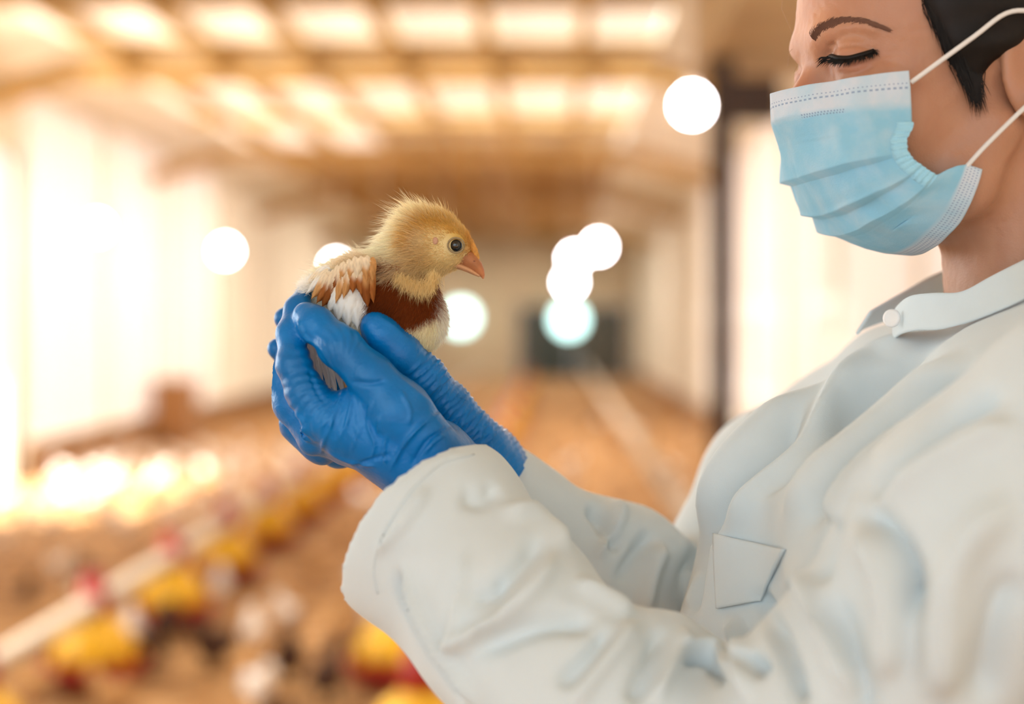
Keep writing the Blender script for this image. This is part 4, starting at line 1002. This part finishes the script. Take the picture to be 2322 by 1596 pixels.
def finish_glove(g, lines, which):
    V, Q = g.mesh(); V = relax(V, Q, 3, .5); N = vnormals(V, Q); pj = proj(V); V = fold(V, N, [(l[0], l[1]*.9, l[2]*.9, l[3]*1.6) for l in lines]); N = vnormals(V, Q)
    # fine stretched creases running across the knuckle of the index and over the palm
    cr = np.zeros(len(V))
    if which == 'near':
        ang = np.arctan2(pj[:, 1]-865, pj[:, 0]-790); rad = np.hypot(pj[:, 0]-790, pj[:, 1]-865)
        m = np.exp(-((rad-85)/70)**2)*((pj[:, 0] < 820))
        cr += m*np.sin(ang*34+3*np.sin(rad*.05))*.00034
        w = np.clip((pj[:, 1]-900)/120, 0, 1); cr += w*(waves(V, 330, 31, stretch=np.diag([1, .6, .35]))*.00040+waves(V, 150, 33, stretch=np.diag([1, .6, .4]))*.0005)
    else:
        w = np.clip((pj[:, 0]-930)/60, 0, 1); u = (pj[:, 0]*.78+pj[:, 1]*.62)
        cr += w*np.sin(u*.50+1.5*np.sin(pj[:, 0]*.045-pj[:, 1]*.03))*.00042+w*waves(V, 500, 37)*.00012
    cr += waves(V, 220, 35)*.00012
    V = V+N*cr[:, None]
    return V, Q
gv, gq = glove_near(); gl = mesh_np('glove', gv, gq, M['glove'], root); gl['label'] = 'blue glove of the near hand, thumb on top'
glove_bvh = BVHTree.FromPolygons([tuple(v) for v in gv], [tuple(int(i) for i in q) for q in gq])
gv, gq = glove_far(); gl = mesh_np('glove', gv, gq, M['glove'], root); gl['label'] = 'blue glove of the far hand, wrinkled thumb behind the chick'

# ------------------------------------------------------------------ the chick in her hands
cr = thing('chick', 'yellow-headed brown and white chick held up in two blue gloves', 'chick', tuple(P(880, 860, .875)))
YC = .878
def build_chick():
    g = Grid(P(660, 900, YC)+np.array([0, -.045, 0]), P(1120, 440, YC)+np.array([0, .045, 0]), .0009)
    e = lambda px, py, Y, rx, ry, rz, k=.006, op='add': g.ellipsoid(P(px, py, Y), (R(rx, Y), ry, R(rz, Y)), k, op)
    e(985, 546, YC, 66, .0150, 58, .004); e(1025, 563, YC, 42, .0120, 42, .008); e(945, 545, YC, 45, .0145, 50, .010)
    g.chain([(P(965, 560, YC), .0140), (P(920, 600, YC), .0155), (P(890, 650, YC), .021)], .012, .01)
    e(905, 700, YC, 92, .0245, 88, .012); e(820, 690, YC+.002, 92, .0245, 85, .012); e(930, 740, YC+.004, 62, .018, 62, .012); e(850, 780, YC+.004, 75, .020, 70, .02)
    g.chain([(P(790, 660, YC+.004), .016), (P(735, 660, YC+.006), .010), (P(705, 655, YC+.008), .005)], .01, .008)
    e(954, 738, YC+.003, 32, .015, 46, .008)
    e(1033, 556, YC-.0125, 20, .0035, 18, .003)                          # round the eye
    V, Q = g.mesh(); return relax(V, Q, 2, .5), Q
kv, kq = build_chick(); KN = vnormals(kv, kq)
LINC = lambda r, g_, b: np.array([(c/255/12.92 if c/255 <= .04045 else ((c/255+.055)/1.055)**2.4) for c in (r, g_, b)])
GOLD = LINC(224, 178, 80); CREAM = LINC(252, 240, 208); TAN = LINC(228, 200, 146); BROWN = LINC(142, 70, 26); DKB = LINC(84, 38, 14); WHITE = LINC(250, 246, 236); FACE = LINC(236, 210, 152)
def sm(a, b, x): t = np.clip((x-a)/(b-a), 0, 1); return t*t*(3-2*t)
def chick_color(V, jitter=0):
    x = CX+F*V[:, 0]/YC; y = CY-F*(V[:, 2]-H)/YC
    if jitter: x = x+rng.normal(size=len(x))*jitter; y = y+rng.normal(size=len(x))*jitter
    c = np.tile(CREAM, (len(x), 1))
    def mixin(col, w): nonlocal c; c = c*(1-w[:, None])+col*w[:, None]
    mixin(FACE, sm(930, 985, x)*sm(650, 600, y)); mixin(TAN, .8*np.exp(-((x-950)/40)**2-((y-590)/36)**2))
    gl, _ = polydist(np.stack([x, y], 1), smoothline([(928, 552), (934, 532), (956, 515), (990, 508), (1024, 520), (1050, 545)])); mixin(GOLD, .80*np.exp(-(np.abs(gl)/17)**2)); mixin(LINC(255, 240, 200), .75*sm(500, 484, y)*sm(1050, 1000, x)); mixin(LINC(255, 246, 220), .7*sm(925, 895, x)*sm(640, 600, y))
    mixin(LINC(222, 158, 62), .6*sm(1050, 1068, x)*sm(600, 570, y))
    mixin(TAN, .7*np.exp(-((y-630)/20)**2)*sm(860, 900, x)*sm(1000, 970, x))
    pg = np.array([(836, 650), (860, 628), (905, 640), (945, 648), (985, 618), (999, 636), (1004, 680), (994, 712), (974, 732), (946, 736), (925, 752), (850, 770), (832, 720)], float)
    pt = np.stack([x+4*np.sin(y*.21), y+4*np.sin(x*.17)], 1); ins = np.zeros(len(pt), bool)
    for i in range(len(pg)):
        x0, y0 = pg[i]; x1, y1 = pg[(i+1) % len(pg)]; ins ^= ((y0 > pt[:, 1]) != (y1 > pt[:, 1])) & (pt[:, 0] < (x1-x0)*(pt[:, 1]-y0)/(y1-y0+1e-12)+x0)
    dd, _ = polydist(pt, np.vstack([pg, pg[:1]])); w = sm(-5, 5, np.abs(dd)*np.where(ins, 1, -1))
    mixin(BROWN, np.clip(w, 0, 1)); mixin(DKB, .8*np.clip(w, 0, 1)*sm(940, 870, x)*sm(650, 720, y))
    mixin(BROWN, .8*np.exp(-((x-865)/38)**2-((y-612)/15)**2))
    mixin(WHITE, sm(850, 820, x)*.85*sm(600, 640, y)); mixin(WHITE, sm(985, 1005, x)*sm(615, 640, y))
    return c
ck = mesh_np('chick_body', kv, kq, attr_mat('chick_skin', .85, sss=.15), cr); color_attr(ck, chick_color(kv)*.85)
def chick_fur(n):
    tri = kv[kq]; A = np.linalg.norm(np.cross(tri[:, 1]-tri[:, 0], tri[:, 2]-tri[:, 0]), axis=1); pr = A/A.sum(); f = rng.choice(len(kq), n, p=pr)
    u, v = rng.uniform(size=(2, n)); q = kq[f]; p = (kv[q[:, 0]]*(1-u)[:, None]+kv[q[:, 1]]*u[:, None])*(1-v)[:, None]+(kv[q[:, 3]]*(1-u)[:, None]+kv[q[:, 2]]*u[:, None])*v[:, None]
    N = KN[q[:, 0]]; x = CX+F*p[:, 0]/YC; y = CY-F*(p[:, 2]-H)/YC
    # lie of the down: swept back from the beak, then down the body
    ang = np.arctan2(p[:, 2]-P(0, 590, YC)[2], p[:, 0]-P(1085, 0, YC)[0])
    flow = np.zeros((n, 3)); head = sm(640, 590, y)
    flow[:, 0] = -.9*head-(.45)*(1-head); flow[:, 2] = (.15-.9*sm(960, 900, x))*head-.85*(1-head)
    front = sm(985, 1010, x)*(1-head); flow[:, 0] += front*.7
    flow -= N*(flow*N).sum(1, keepdims=True); flow /= np.linalg.norm(flow, axis=1, keepdims=True)+1e-9
    face = np.exp(-((x-1030)/45)**2-((y-565)/45)**2)
    ln = (.0058-.0044*face-.0020*np.exp(-((x-985)/50)**2-((y-530)/50)**2))*rng.uniform(.6, 1.25, n)
    back = sm(1000, 930, x)*sm(640, 600, y); crown = sm(520, 485, y); ln = np.where(y > 640, ln*.85, ln); stray = rng.uniform(size=n) < .09; ln *= 1+.5*back+.5*crown; ln = np.where(stray & ((back > .3) | (crown > .3)), ln*1.8, ln); ln *= 1+.5*sm(985, 1005, x)*sm(620, 640, y); ln = np.where(y > 780, ln*.6, ln)
    lift = (.32+.45*back+.5*crown+.35*front)*rng.uniform(.5, 1.5, n)*(1-.5*face); rnd = rng.normal(size=(n, 3))*.20
    d = flow*(1-lift[:, None]*.4)+N*lift[:, None]+rnd; d /= np.linalg.norm(d, axis=1, keepdims=True)
    d2 = d+flow*.35+rng.normal(size=(n, 3))*.15; d2 /= np.linalg.norm(d2, axis=1, keepdims=True)
    eye = np.hypot(x-1034, y-556) < 23; keep = ~(eye & (p[:, 1] < YC))
    beak = ((x > 1056) & (y > 578)) | (x > 1068) ; keep &= ~beak
    a = p-N*.0004; b = p+d*ln[:, None]*.5; c = b+d2*ln[:, None]*.5
    # flat side roughly to the camera, turned at random
    view = p-np.array([0, 0, H]); wd = np.cross(d, view); wd /= np.linalg.norm(wd, axis=1, keepdims=True)+1e-9; wd = wd+rng.normal(size=(n, 3))*.35; wd /= np.linalg.norm(wd, axis=1, keepdims=True)
    col = chick_color(p, 5)*rng.uniform(.80, 1.15, (n, 1))
    w = np.full(n, .00026)*rng.uniform(.7, 1.3, n)
    return (a[keep], b[keep], c[keep], w[keep], wd[keep]), np.clip(col[keep], 0, 1)
M['down'] = attr_mat('down', .8, trans=.5, spec=.15)
sg_, cl_ = chick_fur(95000); o = strands('down', sg_, M['down'], cr, cl_); o['kind'] = 'stuff'
# long fine hairs of the neck and breast
# eye, ear, beak, comb
def sphere(name, c, r, m, parent, n=24, sc=(1, 1, 1)):
    mb = MB()
    for j in range(n//2+1):
        for i in range(n):
            ph = math.pi*j/(n//2); th = 2*math.pi*i/n; mb.v.append((c[0]+sc[0]*r*math.sin(ph)*math.cos(th), c[1]-sc[1]*r*math.cos(ph), c[2]+sc[2]*r*math.sin(ph)*math.sin(th)))
    for j in range(n//2):
        for i in range(n): mb.f.append((j*n+i, j*n+(i+1) % n, (j+1)*n+(i+1) % n, (j+1)*n+i))
    return mb.build(name, m, parent, True, False)
k_bvh = BVHTree.FromPolygons([tuple(v) for v in kv], [tuple(int(i) for i in q) for q in kq])
ep, en = ray(k_bvh, 1034, 556); ec = np.array(ep)+np.array([0, .0022, 0])
sphere('eye', ec, R(14.5, YC), M['black'], cr)
mb = MB(); ring = [np.array([ec[0]+R(18.0, YC)*math.cos(a), ep.y-.0002, ec[2]+R(16.5, YC)*math.sin(a)]) for a in np.linspace(0, 2*math.pi, 29)]
mb.tube(ring, .0006, 8).build('eyelid', M['eye_ring'], cr, True, False)
ep2, _ = ray(k_bvh, 987, 546)
sphere('ear', np.array([ep2.x, ep2.y-.0003, ep2.z]), R(7, YC), mat('ear_skin', (.50, .27, .17), .7), cr, 16, (.9, .35, 1.2))
def beak_piece(name, secs, m):
    # secs: (px, py, half width in depth m, half height px)
    mb = MB(); n = 16
    for px, py, wy, hh, tilt in secs:
        c = P(px, py, YC)
        for i in range(n):
            t = 2*math.pi*i/n; dx = R(hh, YC)*math.sin(t)*math.sin(tilt); dz = R(hh, YC)*math.sin(t)*math.cos(tilt); mb.v.append((c[0]+dx, c[1]+wy*math.cos(t), c[2]+dz))
    for j in range(len(secs)-1):
        for i in range(n): mb.f.append((j*n+i, j*n+(i+1) % n, (j+1)*n+(i+1) % n, (j+1)*n+i))
    mb.f.append(tuple(range(n))); mb.f.append(tuple(range((len(secs)-1)*n, len(secs)*n))[::-1]); return mb.build(name, m, cr, True, False)
beak_piece('upper_beak', [(1048, 583, .0078, 20, .4), (1062, 589, .0064, 20, .5), (1074, 597, .0050, 17, .6), (1084, 607, .0038, 13.5, .7), (1091, 617, .0024, 9, .9), (1095, 626, .0013, 5, 1.1), (1096, 632, .0004, 1.5, 1.2)], M['beak'])
beak_piece('lower_beak', [(1030, 600, .0070, 8, .2), (1048, 605, .0058, 8, .3), (1064, 612, .0042, 7, .4), (1078, 620, .0028, 5, .5), (1088, 626, .0012, 3, .6)], mat('lower_beak', (.62, .30, .14), .45, noise=.2, nscale=200))
mb = MB()
cl2 = [(1054, 530, 5), (1060, 538, 8), (1066, 548, 9), (1070, 558, 9), (1075, 568, 9), (1079, 578, 8), (1082, 586, 6)]
g = Grid(P(1035, 605, YC)+np.array([0, -.006, 0]), P(1100, 515, YC)+np.array([0, .006, 0]), .0005)
for px, py, r in cl2: g.ellipsoid(P(px, py, YC), (R(r, YC), .0022, R(r, YC)), .0012)
a_, b_ = g.mesh(); a_ = relax(a_, b_, 1); mesh_np('comb', a_, b_, M['beakdark'], cr)
nb, _ = None, None
sphere('nostril', P(1074, 592, YC-.0046), .0007, mat('nostril', (.2, .06, .03), .6), cr, 12, (1.6, .6, .7))

# wing feathers: each one a curved blade
FM = attr_mat('feather', .7, trans=.30, bump=.15, bscale=900, spec=.2)
def feather(parent, p0, p1, w, Y0, Y1, c0, c1, bend=0.0, fray=.15, split=.5, seed=0, out=.002):
    r = np.random.default_rng(seed); nl, nw = 26, 8; A = np.array(p0, float); B = np.array(p1, float); d = B-A; Ln = np.hypot(*d); d /= Ln; nn = np.array([-d[1], d[0]]); V = []; cols = []
    for j in range(nl+1):
        t = j/nl; c = A+d*Ln*t+nn*bend*Ln*math.sin(math.pi*t)*1.0; prof = (math.sin(math.pi*min(t*.92+.04, 1)**.62))**.75
        if t > .9: prof *= max(.05, (1-t)/.1)**.5
        for i in range(nw+1):
            s = i/nw*2-1; tipjag = (r.uniform(-1, 1)*fray*7 if t > .75 else r.uniform(-1, 1)*fray*2.0) if abs(s) > .6 else 0
            q = c+nn*s*w*prof+d*(abs(s)*-w*.35+tipjag); Y = Y0+(Y1-Y0)*t+.0022*s*s-out*math.sin(math.pi*t)*.6+.0003*math.sin(s*9+t*30); V.append(P(q[0], q[1], Y))
            cc = np.array(c0)*(1-sm(split-.15, split+.15, t+.06*math.sin(s*5)))+np.array(c1)*sm(split-.15, split+.15, t+.06*math.sin(s*5)); cc = cc*(1+.12*math.sin(i*2.5+j*.6)*(abs(s) > .1))*(1.12 if i == nw//2 else 1)
            cols.append(np.clip(cc, 0, 1))
    idx = np.arange((nl+1)*(nw+1)).reshape(nl+1, nw+1); Q = np.stack([idx[:-1, :-1], idx[:-1, 1:], idx[1:, 1:], idx[1:, :-1]], -1).reshape(-1, 4)
    o = mesh_np('feather', np.array(V), Q, FM, parent); color_attr(o, np.array(cols)); return o
wing = mesh_np('wing', *(lambda g: (g.chain([(P(832, 612, .862), .0055), (P(812, 640, .862), .007), (P(795, 685, .864), .006), (P(782, 715, .866), .004)], .003, .004), g.mesh())[1])(Grid(P(740, 780, .84)+np.array([0, -.02, 0]), P(880, 570, .86)+np.array([0, .02, 0]), .0012)), attr_mat('wing_skin', .85), cr)
color_attr(wing, np.tile(LINC(235, 215, 185), (len(wing.data.vertices), 1)))
T1 = LINC(214, 160, 100); T2 = LINC(176, 106, 50); CRM = LINC(244, 226, 196); WH = LINC(250, 247, 240); BR2 = LINC(150, 84, 34); G1 = LINC(214, 206, 200)
fl = [  # p0, p1, half width, Y0, Y1, colour root, colour tip, bend
    ((812, 640), (836, 752), 29, .8455, .850, WH, WH, .03), ((800, 640), (812, 752), 31, .8440, .848, WH, WH, .02), ((790, 640), (788, 748), 31, .8425, .8475, WH, WH, -.02), ((780, 640), (764, 734), 29, .8415, .848, WH, WH, -.05),
    ((775, 632), (742, 712), 22, .841, .849, CRM, WH, -.06), ((762, 620), (728, 700), 18, .841, .850, CRM, BR2, -.06), ((752, 622), (716, 690), 15, .842, .851, CRM, T2, -.05), ((742, 624), (704, 680), 13, .843, .853, CRM, T1, -.04),
    ((745, 615), (692, 668), 12, .846, .856, CRM, WH, .0), ((748, 608), (690, 650), 12, .850, .859, WH, CRM, .05),
    ((835, 600), (848, 690), 17, .8405, .844, T1, T2, .04), ((824, 600), (835, 700), 18, .839, .8425, T1, BR2, .03), ((812, 598), (820, 672), 17, .8385, .841, CRM, T2, .02), ((800, 600), (800, 668), 17, .838, .8405, CRM, T2, .0),
    ((790, 600), (778, 680), 16, .8385, .8415, CRM, T1, -.03), ((780, 602), (760, 690), 15, .839, .8435, CRM, T1, -.05), ((770, 606), (746, 668), 13, .840, .8455, CRM, BR2, -.06),
    ((838, 588), (846, 640), 15, .839, .8405, T1, T1, .02), ((826, 584), (832, 640), 15, .8375, .8395, CRM, T1, .0), ((812, 586), (808, 636), 15, .837, .839, CRM, CRM, -.02), ((798, 592), (790, 640), 14, .8375, .8395, CRM, T1, -.03), ((784, 598), (768, 640), 12, .838, .841, CRM, T1, -.04)]
for i, f_ in enumerate(fl): feather(wing, f_[0], f_[1], f_[2], f_[3]+.006, f_[4]+.006, f_[5], f_[6], f_[7], seed=i, fray=.2 if i > 4 else .0, split=.45 if i > 9 else .4)
# long wing quills seen between thumb and finger
prim = thing('wing_quills', None, None, tuple(P(740, 820, .868))); prim.parent = cr; prim.location = Vector(prim.location)-Vector(cr.location)
qs = []
for i in range(7):
    x0 = 690+i*13; feather(prim, (x0, 735+i*4), (x0+30+i*2, 890+i*3), 15, .861+.0008*i, .863+.0008*i, WH if i % 2 else G1, G1 if i < 5 else T1, .03*(1 if i % 2 else -1), seed=50+i, fray=.03)
# tail tuft
tail = mesh_np('tail', *(lambda g: (g.chain([(P(745, 650, YC), .008), (P(712, 648, YC), .006), (P(698, 650, YC), .003)], .003, .004), g.mesh())[1])(Grid(P(670, 700, YC)+np.array([0, -.02, 0]), P(790, 600, YC)+np.array([0, .02, 0]), .0012)), attr_mat('tail_skin', .85), cr)
color_attr(tail, np.tile(WH, (len(tail.data.vertices), 1)))
for i, (a, b, w, c0, c1) in enumerate([((745, 640), (690, 640), 9, WH, WH), ((745, 632), (694, 630), 8, WH, WH), ((748, 650), (688, 652), 9, WH, CRM), ((750, 625), (705, 621), 8, WH, WH), ((748, 640), (700, 645), 7, CRM, BR2), ((750, 655), (696, 664), 8, CRM, T1)]):
    feather(tail, a, b, w, .866, .868+.001*i, c0, c1, .04*(i-2), seed=80+i, fray=.3)
# downy ends along tail, wing edge and back
def tuft(n, line, wpx, dirpx, spread, ln, col, Y, parent, name):
    lp = smoothline(line, 8); i = rng.integers(0, len(lp), n); p = lp[i]+rng.normal(size=(n, 2))*wpx; d = np.array(dirpx, float); d /= np.hypot(*d); dd = d+rng.normal(size=(n, 2))*spread; l = rng.uniform(.5, 1.2, n)*ln
    y = Y+rng.normal(size=n)*.004; a = np.stack([P(p[k, 0], p[k, 1], y[k]) for k in range(n)]); q = p+dd*l[:, None]; c = np.stack([P(q[k, 0], q[k, 1], y[k]+rng.normal()*.002) for k in range(n)])
    b = (a+c)/2+rng.normal(size=(n, 3))*.0003; wd = np.cross(c-a, a-np.array([0, 0, H])); wd /= np.linalg.norm(wd, axis=1, keepdims=True)+1e-9
    cc = np.clip(np.array(col)*rng.uniform(.85, 1.1, (n, 1)), 0, 1); o = strands(name, (a, b, c, np.full(n, .00020), wd), M['down'], parent, cc); o['kind'] = 'stuff'
tuft(1600, [(755, 618), (725, 632), (702, 642), (695, 655)], 6, (-1, .15), .5, 16, WH, .868, cr, 'tail_down')
tuft(900, [(850, 600), (815, 580), (780, 590), (755, 605)], 4, (-.9, -.35), .5, 12, CRM, .862, cr, 'back_down')
tuft(500, [(855, 612), (880, 605), (905, 610)], 5, (-.6, -.3), .6, 14, BROWN, .862, cr, 'shoulder_down')
tuft(1500, [(905, 625), (930, 640), (955, 648), (975, 640), (985, 620)], 7, (-.15, 1), .45, 22, FACE, .8515, cr, 'collar_down')
